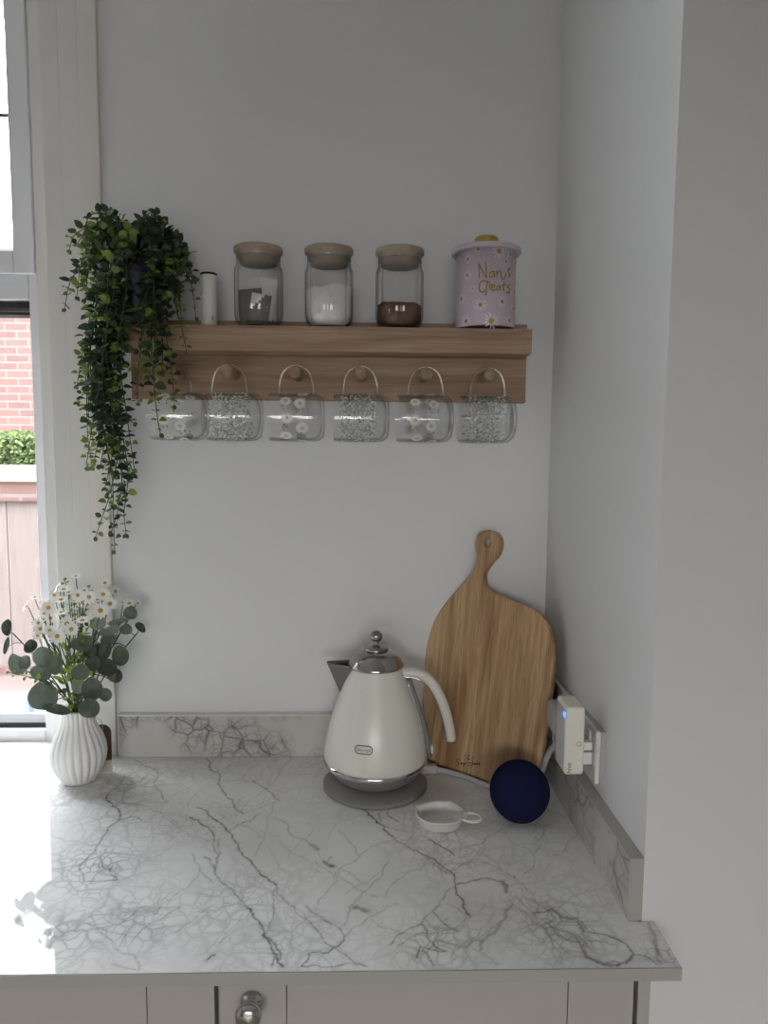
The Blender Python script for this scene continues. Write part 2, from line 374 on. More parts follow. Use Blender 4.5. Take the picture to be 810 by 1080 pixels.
# window trim boards, stepped, on the wall plane
tr = thing('trim_1', 'stepped white wooden boards framing the right side of the window', 'trim', (-.55, 0, ZC), kind='structure')
def trim_board(x0, x1, y, nm, mm, z0=ZC + .001, bev=.0015):
    q = MB(); q.box(x0, x1, y, .06, z0, ZT - .02, bev); return q.build(nm, mm, tr)
trim_board(-.529, -.4935, -.010, 'outer_board', M['trim2'])
trim_board(-.566, -.5293, -.007, 'middle_board', M['trim'])
trim_board(-.601, -.5663, -.0045, 'inner_board', M['trim'])
trim_board(-.628, -.6016, .012, 'edge_bead', M['trim'])

# window
w = thing('window_1', 'white framed window at the left with a top opening sash', 'window', (-1.3, .09, ZC), kind='structure')
wf = MB(); YA, YB = .062, .13
wf.box(-.668, -.6005, YA, YB, ZC - .029, ZWT - .001, .003); wf.box(XW0 + .001, XW0 + .07, YA, YB, ZC - .029, ZWT - .001, .003)
wf.box(XW0 + .0705, -.6685, YA + .001, YB, ZWT - .04, ZWT - .001, .002); wf.box(XW0 + .0705, -.6685, YA + .001, YB, ZC - .029, .945, .002)
wf.box(-1.36, -1.30, YA, YB, .9455, ZWT - .0405, .003)
wf.box(-1.2995, -.6685, YA + .001, YB, 1.838, 1.902, .002); wf.box(XW0 + .0705, -1.3605, YA + .001, YB, 1.838, 1.902, .002)
wf.build('window_frame', M['upvc'], w)
for (x0, x1) in ((-1.2995, -.6685), (XW0 + .0705, -1.3605)):
    q = MB()
    for a in ((x0, x1, 1.824, 1.836), (x0, x1, .946, .956)): q.box(a[0], a[1], .075, .125, a[2], a[3])
    q.box(x0, x1, .085, .125, 1.812, 1.817); q.box(x0, x0 + .004, .08, .125, .95, 1.83); q.build('gasket', M['rubber'], w)
    q = MB(); q.box(x0, x1, .098, .102, .95, 1.83); q.build('window_pane', M['pane'], w)
    sh = MB(); za, zb = 1.886, ZWT - .035; xa, xb = x1 - .0215, x1 + .0185
    sh.box(x0 + .0505, xa - .0005, .051, .0615, za + .0005, za + .045, .002); sh.box(x0 + .0505, xa - .0005, .051, .0615, zb - .045, zb, .002)
    sh.box(x0 + .0505, xa - .0005, .0617, .11, 1.9025, za + .045, .002); sh.box(x0 + .0505, xa - .0005, .0617, .11, zb - .045, ZWT - .041, .002)
    sh.box(xa, xb, .05, .0615, za, zb, .002); sh.box(xa, x1 - .0005, .0617, .11, 1.9025, ZWT - .041, .002); sh.box(x0 + .0005, x0 + .05, .05, .11, 1.9025, ZWT - .041, .002)
    so = sh.build('sash', M['upvc'], w)
    q = MB(); q.box(x0 + .045, xa + .005, .085, .089, za + .04, zb - .04); q.build('sash_pane', M['pane'], so)
    q = MB(); q.box(x0 + .045, xa + .004, .078, .084, 2.195, 2.2005); q.build('leading_strip', M['darkgrey'], so)

# ------------------------------------------------------------------ worktop with veins
def frac(pts, lev=3, amp=.12, seed=0):
    r = random.Random(seed); P = [np.array(p[:2], float) for p in pts]
    for _ in range(lev):
        Q = [P[0]]
        for a, c_ in zip(P[:-1], P[1:]):
            d = c_ - a; m = (a + c_) / 2 + np.array([-d[1], d[0]]) * r.uniform(-amp, amp); Q += [m, c_]
        P = Q
    return P
VE = []   # (pixel polyline, half width m, darkness)
def cr7(p): return [(180 + x / 3.375, 840 + y / 3.375) for x, y in p]
def cr8(p): return [(400 + x / 2.531, 860 + y / 2.531) for x, y in p]
def cr6(p): return [(120 + x / 3.375, 735 + y / 3.375) for x, y in p]
def crA(p): return [(x / 2.314, 740 + y / 2.314) for x, y in p]
VE += [(cr7([(95, 40), (150, 80), (205, 125), (240, 175), (290, 240), (330, 285), (375, 315)]), .0010, .75),
       (cr7([(375, 315), (405, 370), (460, 425), (520, 475), (580, 535), (640, 580), (690, 605)]), .0009, .45),
       (cr7([(70, 75), (110, 100), (155, 160)]), .0011, .8), (cr7([(155, 160), (165, 200), (158, 270), (175, 300), (230, 350), (270, 395)]), .0009, .5),
       (cr7([(175, 150), (180, 200), (160, 250), (158, 275)]), .0008, .5),
       (cr7([(270, 395), (310, 440), (330, 495), (360, 545), (380, 590), (400, 608)]), .0013, .85), (cr7([(330, 495), (375, 530), (390, 580)]), .0010, .7),
       (cr7([(380, 560), (360, 605)]), .0010, .7),
       (cr6([(330, 222), (375, 275)]), .0011, .7), (cr6([(375, 275), (380, 320), (430, 385), (460, 415)]), .0011, .7),
       (cr6([(460, 415), (530, 390), (590, 370)]), .0008, .3), (cr6([(590, 370), (545, 330), (495, 298)]), .001, .6), (cr6([(495, 298), (400, 300), (340, 290)]), .0008, .2),
       (cr7([(205, 125), (240, 100), (285, 85), (320, 60)]), .0009, .5), (cr7([(375, 315), (370, 370), (350, 460), (340, 495)]), .0009, .4),
       (cr7([(365, 75), (420, 110), (490, 165), (520, 190)]), .0009, .35), (cr7([(520, 190), (555, 235), (620, 265), (700, 310)]), .0009, .3),
       (cr7([(500, 172), (522, 188)]), .003, .4), (cr7([(545, 232), (575, 248)]), .0032, .6), (cr7([(570, 215), (550, 235)]), .002, .3),
       (cr7([(580, 290), (660, 225), (740, 170), (800, 155)]), .0009, .3),
       (cr7([(480, 390), (540, 430), (620, 495)]), .0009, .5), (cr7([(620, 495), (600, 530), (560, 558), (490, 560), (465, 605)]), .0010, .6),
       (cr7([(620, 495), (680, 455), (740, 415), (810, 380)]), .0009, .3), (cr7([(655, 395), (700, 408)]), .0035, .5),
       (cr7([(470, 605), (600, 602), (700, 605)]), .0008, .5),
       (cr7([(670, 40), (720, 75), (760, 110), (800, 150)]), .0013, .75), (cr7([(740, 60), (745, 95)]), .001, .5), (cr7([(770, 55), (810, 90)]), .0011, .7),
       (cr8([(100, 95), (150, 120), (190, 150), (205, 185)]), .0012, .7), (cr8([(100, 90), (140, 125), (190, 155)]), .0025, .3),
       (cr8([(205, 185), (225, 230), (245, 270)]), .0013, .75), (cr8([(40, 60), (70, 80), (110, 100)]), .001, .5), (cr8([(130, 65), (180, 90), (200, 108)]), .0011, .65),
       (cr8([(0, 25), (50, 40), (85, 45)]), .0009, .45), (cr8([(190, 150), (240, 125), (280, 125), (330, 150), (380, 180)]), .0009, .35),
       (cr8([(205, 185), (260, 172), (330, 175), (342, 205)]), .0011, .6), (cr8([(330, 175), (338, 205)]), .0022, .55), (cr8([(260, 175), (300, 170), (330, 180)]), .002, .25),
       (cr8([(205, 185), (160, 240), (110, 290), (30, 345)]), .0011, .4),
       (cr8([(355, 240), (320, 290), (280, 330), (270, 360)]), .0020, .4), (cr8([(360, 215), (410, 260), (440, 300), (490, 355)]), .0010, .3),
       (cr8([(380, 180), (430, 240), (470, 260)]), .001, .3),
       (cr8([(410, 260), (460, 250), (485, 272), (530, 275), (545, 310), (620, 325), (660, 345), (680, 370), (660, 395), (600, 395), (555, 380), (530, 338), (485, 322), (450, 285)]), .0013, .55),
       (cr8([(530, 330), (580, 335), (630, 345)]), .0009, .4), (cr8([(545, 345), (560, 380), (600, 398), (660, 392), (678, 372)]), .0016, .6),
       (cr8([(680, 372), (720, 380), (745, 400)]), .0011, .45), (cr8([(720, 290), (735, 320), (740, 345), (748, 395)]), .0022, .35), (cr8([(500, 320), (550, 340), (550, 370)]), .003, .3),
       (cr8([(460, 250), (470, 280), (440, 290)]), .002, .4), (cr8([(530, 275), (545, 290), (560, 310), (620, 325)]), .0009, .4),
       (cr8([(145, 260), (210, 310)]), .0009, .55), (cr8([(110, 290), (130, 330), (180, 362), (110, 350), (100, 380)]), .001, .6), (cr8([(115, 360), (145, 400)]), .001, .6), (cr8([(180, 235), (230, 270), (225, 300)]), .0008, .3),
       (crA([(265, 225), (275, 255), (290, 290)]), .0012, .75), (crA([(290, 290), (330, 280), (345, 290)]), .001, .5), (crA([(290, 290), (250, 330), (215, 380), (205, 440), (285, 435), (275, 400)]), .001, .5),
       (crA([(325, 140), (385, 180), (410, 245)]), .0009, .4), (crA([(410, 245), (350, 250), (280, 240)]), .0009, .3),
       (crA([(300, 540), (340, 500), (380, 520), (400, 480)]), .0009, .3), (crA([(210, 540), (260, 560), (330, 575), (370, 540), (440, 500)]), .0009, .3),
       (crA([(505, 630), (525, 618)]), .0012, .7), (crA([(535, 590), (550, 575)]), .0008, .5), (crA([(610, 495), (560, 560), (480, 620)]), .0008, .2),
       (crA([(270, 640), (340, 655), (330, 620), (250, 570), (215, 520)]), .0009, .3), (crA([(0, 250), (60, 290), (130, 330), (200, 345)]), .0009, .25),
       (crA([(480, 470), (540, 470), (555, 450)]), .0009, .3), (crA([(500, 380), (525, 420)]), .0014, .4)]
# faint long diagonals running the other way
rr = random.Random(3)
for k in range(70):
    x = rr.uniform(110, 640); y = rr.uniform(835, 1015); L = rr.uniform(20, 80); a = rr.uniform(-1.2, -.45) if k % 3 else rr.uniform(.4, 1.1)
    VE.append(([(x, y), (x + L * .5 * math.cos(a) + rr.uniform(-4, 4), y + L * .5 * math.sin(a)), (x + L * math.cos(a), y + L * math.sin(a))], .0008, rr.uniform(.10, .34)))
NETS = [(104, 915, 60, .75), (140, 965, 75, .6), (60, 990, 90, .5), (180, 870, 45, .4), (230, 860, 40, .35), (120, 860, 50, .5), (230, 950, 60, .35), (460, 990, 55, .5), (600, 985, 60, .75), (580, 965, 35, .5), (300, 990, 60, .2), (520, 960, 40, .3), (480, 900, 45, .3), (200, 815, 50, .25), (130, 830, 30, .5), (700, 1005, 25, .5), (40, 850, 50, .3)]
GX_0, GX_1, GY_0, GY_1, ST = -.95, .3995, -.604, .0655, .0016
nx = int(round((GX_1 - GX_0) / ST)) + 1; ny = int(round((GY_1 - GY_0) / ST)) + 1
xs = np.linspace(GX_0, GX_1, nx); ys = np.linspace(GY_0, GY_1, ny)
vein = np.zeros((ny, nx)); net = np.zeros((ny, nx))
def stamp(poly_w, hw, dk, seed):
    P = np.array(poly_w); r = random.Random(seed)
    for i in range(len(P) - 1):
        a, b2 = P[i], P[i + 1]; pad = hw * 3 + .002
        i0 = max(0, int((min(a[0], b2[0]) - pad - GX_0) / ST)); i1 = min(nx, int((max(a[0], b2[0]) + pad - GX_0) / ST) + 2)
        j0 = max(0, int((min(a[1], b2[1]) - pad - GY_0) / ST)); j1 = min(ny, int((max(a[1], b2[1]) + pad - GY_0) / ST) + 2)
        if i1 <= i0 or j1 <= j0: continue
        X, Y = np.meshgrid(xs[i0:i1], ys[j0:j1]); d = b2 - a; L2 = max(d @ d, 1e-12)
        tt = np.clip(((X - a[0]) * d[0] + (Y - a[1]) * d[1]) / L2, 0, 1)
        D = np.hypot(X - a[0] - tt * d[0], Y - a[1] - tt * d[1])
        h = hw * 1.1 * r.uniform(.55, 1.2); k = min(1, dk * 1.35) * r.uniform(.65, 1.0)
        vein[j0:j1, i0:i1] = np.maximum(vein[j0:j1, i0:i1], np.maximum(k * np.clip(1.25 - D / (h * 1.5), 0, 1), .16 * dk * np.exp(-(D / (h * 4)) ** 2)))
for q_, (pl, hw, dk) in enumerate(VE):
    W_ = [atz(x, y).to_2d() for x, y in pl]
    stamp(frac(W_, 3, .14, q_), hw, dk, q_)
X, Y = np.meshgrid(xs, ys)
for (px, py, pr, k) in NETS:
    p = atz(px, py); rx = (atz(px + pr, py) - p).length; ry = (atz(px, py + pr * .6) - p).length
    net = np.maximum(net, k * np.exp(-(((X - p.x) / rx) ** 2 + ((Y - p.y) / ry) ** 2) * 1.2))
gv = np.stack([X.ravel(), Y.ravel(), np.full(X.size, ZC)], 1)
jj, ii = np.meshgrid(np.arange(ny - 1), np.arange(nx - 1), indexing='ij')
cxm = (xs[:-1] + xs[1:]) / 2; cym = (ys[:-1] + ys[1:]) / 2
CX, CY = np.meshgrid(cxm, cym)
keep = ~((CY > 0) & (CX > -.603)) & ~((CX > XR + .003) & (CY > YF - .002))
base = (jj * nx + ii)[keep]
gf = np.stack([base, base + 1, base + nx + 1, base + nx], 1)
ve_b = []; fa_b = []
tmp = MB()
for (x0, x1, y0, y1) in ((-1.9, .3995, -.603, YF - .002), (-1.9, XR + .003, YF - .002, -.0005), (-1.9, -.603, -.0005, .0645)):
    tmp.box(x0, x1, y0, y1, .9035, ZC - .0003)
tmp.box(-1.9, GX_0, -.604, .0655, .9035, ZC)
nb = len(tmp.v); allv = np.concatenate([np.array(tmp.v), gv]); faces = [list(f) for f in tmp.f] + (gf + nb).tolist()
me = bpy.data.meshes.new('worktop'); me.from_pydata(allv.tolist(), [], faces); me.materials.append(M['marble'])
for nm, arr in (('vein', vein), ('net', net)):
    a = me.attributes.new(nm, 'FLOAT', 'POINT'); a.data.foreach_set('value', np.concatenate([np.zeros(nb), arr.ravel()]).astype(np.float32))
me.update(); wt = bpy.data.objects.new('worktop', me); COL.objects.link(wt)
tag(wt, 'glossy white marble-effect kitchen worktop with grey veins', 'worktop')
q = MB(); q.box(-1.9, .3998, -.6055, -.6035, .9030, ZC - .0004, .0006); q.box(.399, .4005, -.6055, YF - .002, .9030, ZC - .0004, .0004)
tag(q.build('edge_strip', M['strip'], wt), 'plain warm grey front edge')

# upstands
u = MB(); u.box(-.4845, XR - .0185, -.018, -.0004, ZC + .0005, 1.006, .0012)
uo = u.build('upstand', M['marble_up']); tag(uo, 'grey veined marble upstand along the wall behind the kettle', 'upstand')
q = MB(); q.box(-.4858, -.4842, -.0185, -.0004, ZC + .0005, 1.0065); q.box(-.4858, XR - .0185, -.0192, -.0004, 1.0062, 1.0085, .0005); q.build('edge_strip', M['trim'], uo)
def xw(y): return XR + .007 * y / YF
sk = Matrix.Shear('XY', 4, (0, 0)); 
def side_box(mb, xa, xb, y0, y1, z0, z1, mi=0):
    vs = []
    for z in (z0, z1):
        for (y, x_) in ((y0, xa), (y0, xb), (y1, xb), (y1, xa)): vs.append((xw(y) + x_, y, z))
    mb.add(vs, [(3, 2, 1, 0), (4, 5, 6, 7), (0, 1, 5, 4), (1, 2, 6, 5), (2, 3, 7, 6), (3, 0, 4, 7)], mi, False)
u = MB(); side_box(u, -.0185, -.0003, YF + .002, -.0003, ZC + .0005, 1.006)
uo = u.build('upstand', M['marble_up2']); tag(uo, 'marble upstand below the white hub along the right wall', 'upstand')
q = MB(); side_box(q, -.0195, -.0001, YF + .0002, -.0003, 1.0062, 1.0082); side_box(q, -.0192, -.0001, YF + .0002, YF + .0018, ZC + .0005, 1.0061)
q.build('edge_strip', M['strip'], uo)

# cabinets
def cabinet(x0, x1, label, knob_x, filler=False):
    t = thing('base_cabinet', label, 'cabinet', ((x0 + x1) / 2, -.3, 0))
    q = MB(); q.box(x0, x1, -.564, -.004, .10, .9025); q.box(x0, x1, -.52, -.02, 0, .10); q.build('body', M['cab'], t)
    d = MB(); dx0, dx1 = x0 + .0015, x1 - .0015; F0, F1 = -.586, -.565; sw = .083
    d.box(dx0, dx0 + sw - .0006, F0, F1, .105, .8985, .0009); d.box(dx1 - sw + .0006, dx1, F0, F1, .105, .8985, .0009)
    d.box(dx0 + sw + .0004, dx1 - sw - .0004, F0 + .0004, F1, .815, .8985, .0007); d.box(dx0 + sw + .0004, dx1 - sw - .0004, F0 + .0004, F1, .105, .19, .0007)
    d.box(dx0 + sw - .01, dx1 - sw + .01, F0 + .010, F1 - .002, .15, .85)
    do = d.build('door', M['cab'], t)
    if knob_x is not None:
        kb = MB(); A = Matrix.Translation((knob_x, F0, .868)) @ Matrix.Rotation(PI / 2, 4, 'X')
        kb.lathe([(.0001, 0), (.0135, 0), (.0135, .002), (.008, .004), (.0065, .009), (.0085, .015), (.0145, .019), (.0165, .024), (.0155, .029), (.011, .0325), (.0001, .034)], n=32, axis=A)
        ko = kb.build('knob', M['chrome'], do); tag(ko, 'round chrome knob')
    if filler:
        q = MB(); q.box(x1 + .004, x1 + .0195, -.586, -.004, 0, .9025, .0008); q.build('end_panel', M['cab'], t)
cabinet(-.1685, .3515, 'grey painted base cabinet with a round chrome knob, under the kettle', -.127, True)
cabinet(-.690, -.1715, 'grey painted base cabinet at the lower left, below the vase', None)
cabinet(-1.30, -.693, 'grey painted base cabinet under the window, beyond the left edge', None)

# ------------------------------------------------------------------ shelf
SX0, SX1, SYF, SZ1, SZ0 = -.431, .312, -.100, 1.7665, 1.7215
sh = thing('shelf', 'long oak wall shelf with pegs carrying the jars and mugs', 'shelf', (-.06, -.05, SZ0))
q = MB(); q.box(SX0, SX1, SYF, -.0185, SZ0, SZ1, .0012); q.build('ledge', M['oak'], sh)
q = MB(); q.box(-.442, .321, -.018, -.0003, 1.638, 1.788, .0012); q.build('back_board', M['oak'], sh)
PEGX = [-.348, -.245, -.121, -.001, .121, .238]
for x in PEGX:
    q = MB(); A = Matrix.Translation((x, -.0175, 1.6848)) @ Matrix.Rotation(PI / 2, 4, 'X')
    q.lathe([(.0108, 0), (.0108, .03), (.0108, .060), (.0112, .064), (.0120, .068), (.0118, .074), (.009, .0775), (.0001, .078)], n=24, axis=A)
    q.build('peg', M['oakpeg'], sh)

# ------------------------------------------------------------------ jars
NR = 14
def ribs(a, z): return 1 - .022 * abs(math.sin(a * NR / 2)) ** .6 if False else 1
def jar(x, label, fill):
    cy = -.0655; z0 = SZ1 + .0006
    t = thing('storage_jar', label, 'jar', (x, cy, z0), 'storage jars on the oak shelf')
    H = .1335
    prof = [(.0005, .003), (.028, .003), (.030, .0), (.033, .001), (.0415, .012), (.0440, .022), (.0440, .098), (.0432, .105), (.0412, .110), (.0402, .114), (.0402, H - .001), (.0408, H)]
    g = MB(); g.lathe([(r, z0 + z) for r, z in prof], x, cy, 168, rf=lambda a, z: (1 + .050 * (abs(math.cos(a * NR / 2)) ** .7 - .7)) if z0 + .006 < z < z0 + .11 else 1)
    g.build('glass_body', M['jar'], t)
    l = MB(); l.lathe([(.0001, z0 + H + .0100), (.0436, z0 + H + .0100), (.0448, z0 + H + .0088), (.0448, z0 + H + .0018), (.0438, z0 + H + .0006), (.0392, z0 + H + .0006), (.0392, z0 + H - .0065)], x, cy, 48, 0)
    lo = l.build('lid', M['bamboo'], t)
    l = MB(); l.lathe([(.0392, z0 + H - .0066), (.0395, z0 + H - .0080), (.0388, z0 + H - .0095), (.0345, z0 + H - .0098), (.0345, z0 + H - .0185), (.0335, z0 + H - .0195), (.0001, z0 + H - .0195)], x, cy, 48); so = l.build('seal', M['bamboo2'], lo)
    if fill in ('sugar', 'coffee'):
        h = .072 if fill == 'sugar' else .043
        n = 48; vs = []; fs = []; RR = [.0005, .027, .0385, .0405, .0405]; ZZ = [.005, .005, .014, .024, None]
        rr_ = random.Random(5)
        q = MB(); pts = []
        prof2 = [(.0004, .0045), (.027, .0045), (.0385, .014), (.0408, .024)]
        NN = 60
        rings = [[(x + r * (1 + (.012 * math.cos(2 * PI * k / NN * NR) if r > .03 else 0)) * math.cos(2 * PI * k / NN), cy + r * math.sin(2 * PI * k / NN), z0 + z) for k in range(NN)] for r, z in prof2]
        def top(px_, py_):
            v = noise.noise(Vector((px_ * 30 + (3 if fill == 'sugar' else 9), py_ * 30, 1))) * .006 + noise.noise(Vector((px_ * 90, py_ * 90, 4))) * .002
            if fill == 'sugar': v += (px_ - x) * .10 - .004 * math.exp(-((px_ - x + .017) / .010) ** 2)
            return z0 + h + v
        for r in (.0408, .034, .024, .013, .0004):
            ring = []
            for k in range(NN):
                a = 2 * PI * k / NN; px_ = x + r * math.cos(a); py_ = cy + r * math.sin(a); ring.append((px_, py_, top(px_, py_)))
            rings.append(ring)
        vs = [p for rg in rings for p in rg]
        fs = [(i * NN + k, i * NN + (k + 1) % NN, (i + 1) * NN + (k + 1) % NN, (i + 1) * NN + k) for i in range(len(rings) - 1) for k in range(NN)]
        q.add(vs, fs); o = q.build('contents', M[fill])
        tag(o, 'heap of white sugar inside the middle glass jar' if fill == 'sugar' else 'ground brown coffee inside the glass jar beside the tin', 'sugar' if fill == 'sugar' else 'coffee', kind='stuff')
        o.name = 'sugar' if fill == 'sugar' else 'ground_coffee'
        return t
    # teabags, each a folded pillow with tea inside
    LB = ['white paper tea bag standing upright at the back of the left jar', 'white paper tea bag leaning right in the left jar', 'dark tea bag lying low at the left of the left jar',
          'dark tea bag with a folded white corner at the front of the left jar', 'white tea bag flat against the right side of the left jar', 'crumpled tea bag at the bottom of the left jar']
    spec = [((x - .004, cy + .014, z0 + .058), .046, .074, .0, 0, 0), ((x + .014, cy - .002, z0 + .052), .032, .076, .14, .1, 0), ((x - .013, cy - .013, z0 + .040), .046, .056, -.04, -.25, 1),
            ((x + .006, cy - .023, z0 + .034), .036, .046, .16, .1, 1), ((x + .0265, cy + .004, z0 + .046), .020, .062, .12, 1.2, 0), ((x + .002, cy + .004, z0 + .020), .052, .026, .08, .2, 1)]
    for k, (p, wd, ht, rz_, ry_, dark) in enumerate(spec):
        q = MB(); n = 8; vs = []; fs = []
        A = Matrix.Translation(p) @ Matrix.Rotation(ry_, 4, 'Z') @ Matrix.Rotation(rz_, 4, 'Y')
        for sgn in (1, -1):
            for i in range(n + 1):
                for j in range(n + 1):
                    uu, vv = i / n * 2 - 1, j / n * 2 - 1; puff = max(0, (1 - uu ** 4) * (1 - vv ** 4))
                    wob = noise.noise(Vector((uu * 1.5 + k * 7, vv * 1.5, k))) * .0016
                    vs.append(A @ Vector((uu * wd / 2, sgn * (.0003 + .0026 * puff) + wob, vv * ht / 2)))
        o_ = (n + 1) ** 2
        for sg in (0, 1):
            for i in range(n):
                for j in range(n):
                    a = sg * o_ + i * (n + 1) + j; f = (a, a + 1, a + n + 2, a + n + 1); fs.append(f if sg else f[::-1])
        q.add(vs, fs)
        for fi in range(len(q.m)):
            i, j = (fi % (n * n)) // n, fi % n
            if dark and True and not (k == 3 and i + (n - j) < 6): q.m[fi] = 1
        tag(q.build('tea_bag', [M['teabag'], M['tealeaf']]), LB[k], 'tea bag', 'tea bags in the left jar')
    return t
jar(-.1895, 'ribbed glass jar of tea bags with bamboo lid', 'tea')
jar(-.0600, 'ribbed glass jar half full of white sugar with bamboo lid', 'sugar')
jar(.0705, 'ribbed glass jar of ground brown coffee with bamboo lid', 'coffee')

# ------------------------------------------------------------------ small white canister
cyl = thing('canister', 'slim white cylinder with a black top between the plant and the jars', 'canister', (-.283, -.055, SZ1))
q = MB(); q.lathe([(.0001, SZ1 + .0005), (.0145, SZ1 + .0005), (.0152, SZ1 + .001), (.0152, SZ1 + .096), (.0145, SZ1 + .0965)], -.283, -.055, 40); q.build('body', M['plastic'], cyl)
q = MB(); q.lathe([(.0145, SZ1 + .0962), (.0155, SZ1 + .097), (.0155, SZ1 + .0995), (.0140, SZ1 + .1005), (.0001, SZ1 + .1005)], -.283, -.055, 40); tag(q.build('cap', M['blackplastic'], cyl), 'black cap')
def cyl_text(body, size, cx, cy, R, a0, z, rot=0):
    vs, fs = text_mesh(body, size); out = []
    for v in vs:
        x_, y_ = v.x * math.cos(rot) - v.y * math.sin(rot), v.x * math.sin(rot) + v.y * math.cos(rot)
        a = a0 + x_ / R; out.append((cx + R * math.sin(a), cy - R * math.cos(a), z + y_))
    return out, fs
q = MB(); o_, f_ = cyl_text('S', .010, -.283, -.055, .0154, .62, SZ1 + .017); q.add(o_, f_, 0, False); q.build('lettering', M['blackplastic'], cyl); q = MB()
o_, f_ = cyl_text('b', .010, -.283, -.055, .0154, -.95, SZ1 + .063); q.add(o_, f_, 0, False); q.build('lettering', M['blackplastic'], cyl)

# ------------------------------------------------------------------ tin
TX, TY, TR = .2275, -.0795, .0545; TZ0 = SZ1 + .0006; TH = .1375
tin = thing('tin', 'lilac treat tin with daisies and gold writing on the shelf end', 'tin', (TX, TY, TZ0))
q = MB(); q.lathe([(.0001, TZ0 + .004), (.050, TZ0 + .004), (.052, TZ0), (TR - .0006, TZ0 + .0005), (TR, TZ0 + .002), (TR, TZ0 + TH), (TR - .001, TZ0 + TH)], TX, TY, 72, 0)
VA = math.atan2(CAM.x - TX, -(CAM.y - TY))       # azimuth of the viewer seen from the tin
def tin_pt(cx_, cy_):                            # crop coords -> (azimuth, z)
    px_, py_ = 470 + cx_ / 9.8125, 240 + cy_ / 9.8125
    sn = max(-.985, min(.985, (px_ - 509.6) / 32.2)); a = math.asin(sn)
    d = ray(px_, py_); depth = TY - TR * math.cos(a); P = CAM + d * ((depth - CAM.y) / d.y)
    return a + VA, P.z
def tin_xyz(a, z, off=.0): return Vector((TX + (TR + off) * math.sin(a), TY - (TR + off) * math.cos(a), z))
FL = [(310, 220, 50), (520, 248, 80), (635, 285, 45), (205, 315, 50), (200, 487, 55), (260, 628, 35), (145, 730, 65), (342, 797, 65), (563, 772, 60), (200, 963, 65), (457, 967, 90), (640, 970, 60), (62, 955, 60), (80, 325, 55), (692, 378, 50), (688, 680, 45), (677, 845, 50), (665, 545, 30), (592, 352, 30), (52, 545, 30), (42, 760, 40)]
rr = random.Random(11)
for (fx, fy, fr) in FL:
    a, z = tin_pt(fx, fy); R_ = fr / 9.8125 * .00179; n = 11
    for k in range(n):
        th = 2 * PI * k / n + rr.uniform(-.1, .1); L = R_ * rr.uniform(.8, 1.05); w_ = R_ * .07
        def P(l, s_): return tin_xyz(a + (l * math.cos(th) - s_ * math.sin(th)) / TR, z + l * math.sin(th) + s_ * math.cos(th), .0003)
        q.add([P(R_ * .28, -w_ * .4), P(L * .75, -w_), P(L, 0), P(L * .75, w_), P(R_ * .28, w_ * .4)], [(0, 1, 2, 3, 4)], 1, False)
    q.add([tin_xyz(a, z, .0006)] + [tin_xyz(a + .30 * R_ * math.cos(2 * PI * k / 12) / TR, z + .30 * R_ * math.sin(2 * PI * k / 12), .0006) for k in range(12)], [(0, 1 + k, 1 + (k + 1) % 12) for k in range(12)], 2, False)
for k in range(60):                             # the rest of the print, all the way round
    a = VA + rr.uniform(1.75, 2 * PI - 1.75); z = TZ0 + rr.uniform(.01, .14); R_ = rr.uniform(.005, .012)
    for j in range(10):
        th = 2 * PI * j / 10
        def P(l, s_): return tin_xyz(a + (l * math.cos(th) - s_ * math.sin(th)) / TR, z + l * math.sin(th) + s_ * math.cos(th), .0003)
        q.add([P(R_ * .28, -R_ * .04), P(R_ * .8, -R_ * .1), P(R_, 0), P(R_ * .8, R_ * .1), P(R_ * .28, R_ * .04)], [(0, 1, 2, 3, 4)], 1, False)
    q.add([tin_xyz(a, z, .0006)] + [tin_xyz(a + .30 * R_ * math.cos(2 * PI * j / 12) / TR, z + .30 * R_ * math.sin(2 * PI * j / 12), .0006) for j in range(12)], [(0, 1 + j, 1 + (j + 1) % 12) for j in range(12)], 2, False)
    if k > 26: break
q.build('body', [M['tin'], M['tinpetal'], M['goldprint']], tin)
STK = [[(318, 365), (322, 430), (326, 518)], [(322, 372), (350, 430), (398, 522)], [(398, 522), (394, 430), (384, 352)],
       [(472, 452), (440, 462), (427, 495), (443, 518), (468, 488), (475, 455), (478, 505), (492, 512)], [(500, 450), (502, 508)], [(502, 485), (524, 450), (540, 470), (546, 508), (566, 542), (584, 520), (590, 480)],
       [(594, 345), (590, 374)], [(640, 428), (612, 446), (622, 478), (634, 505), (614, 526)],
       [(414, 556), (360, 548), (328, 590), (332, 650), (366, 668), (386, 640)], [(412, 556), (402, 620), (398, 688), (386, 696)], [(396, 552), (440, 572)],
       [(434, 590), (436, 645)], [(436, 615), (446, 596), (460, 600)], [(456, 628), (482, 610), (470, 590), (453, 622), (466, 656), (492, 642)],
       [(532, 602), (508, 614), (508, 654), (532, 632), (536, 602), (540, 655)], [(576, 565), (570, 640), (582, 662)], [(552, 602), (600, 594)],
       [(634, 598), (610, 618), (636, 648), (624, 692), (604, 668)]]
q = MB()
for st in STK:
    pp = catmull([(x_, y_, 0) for x_, y_ in st], 5); pts = []
    for v in pp:
        a, z = tin_pt(v.x, v.y); pts.append(tin_xyz(a, z, .0006))
    q.tube(pts, .00105, 6)
q.build('lettering', M['goldprint'], tin)
LZ = TZ0 + TH
q = MB(); q.lathe([(TR - .0008, LZ - .004), (TR + .0075, LZ - .004), (TR + .0088, LZ - .002), (TR + .0088, LZ + .003), (TR + .0078, LZ + .0045), (TR + .002, LZ + .0055), (.045, LZ + .0090), (.0001, LZ + .0090)], TX, TY, 72); lid = q.build('lid', M['tin'], tin)
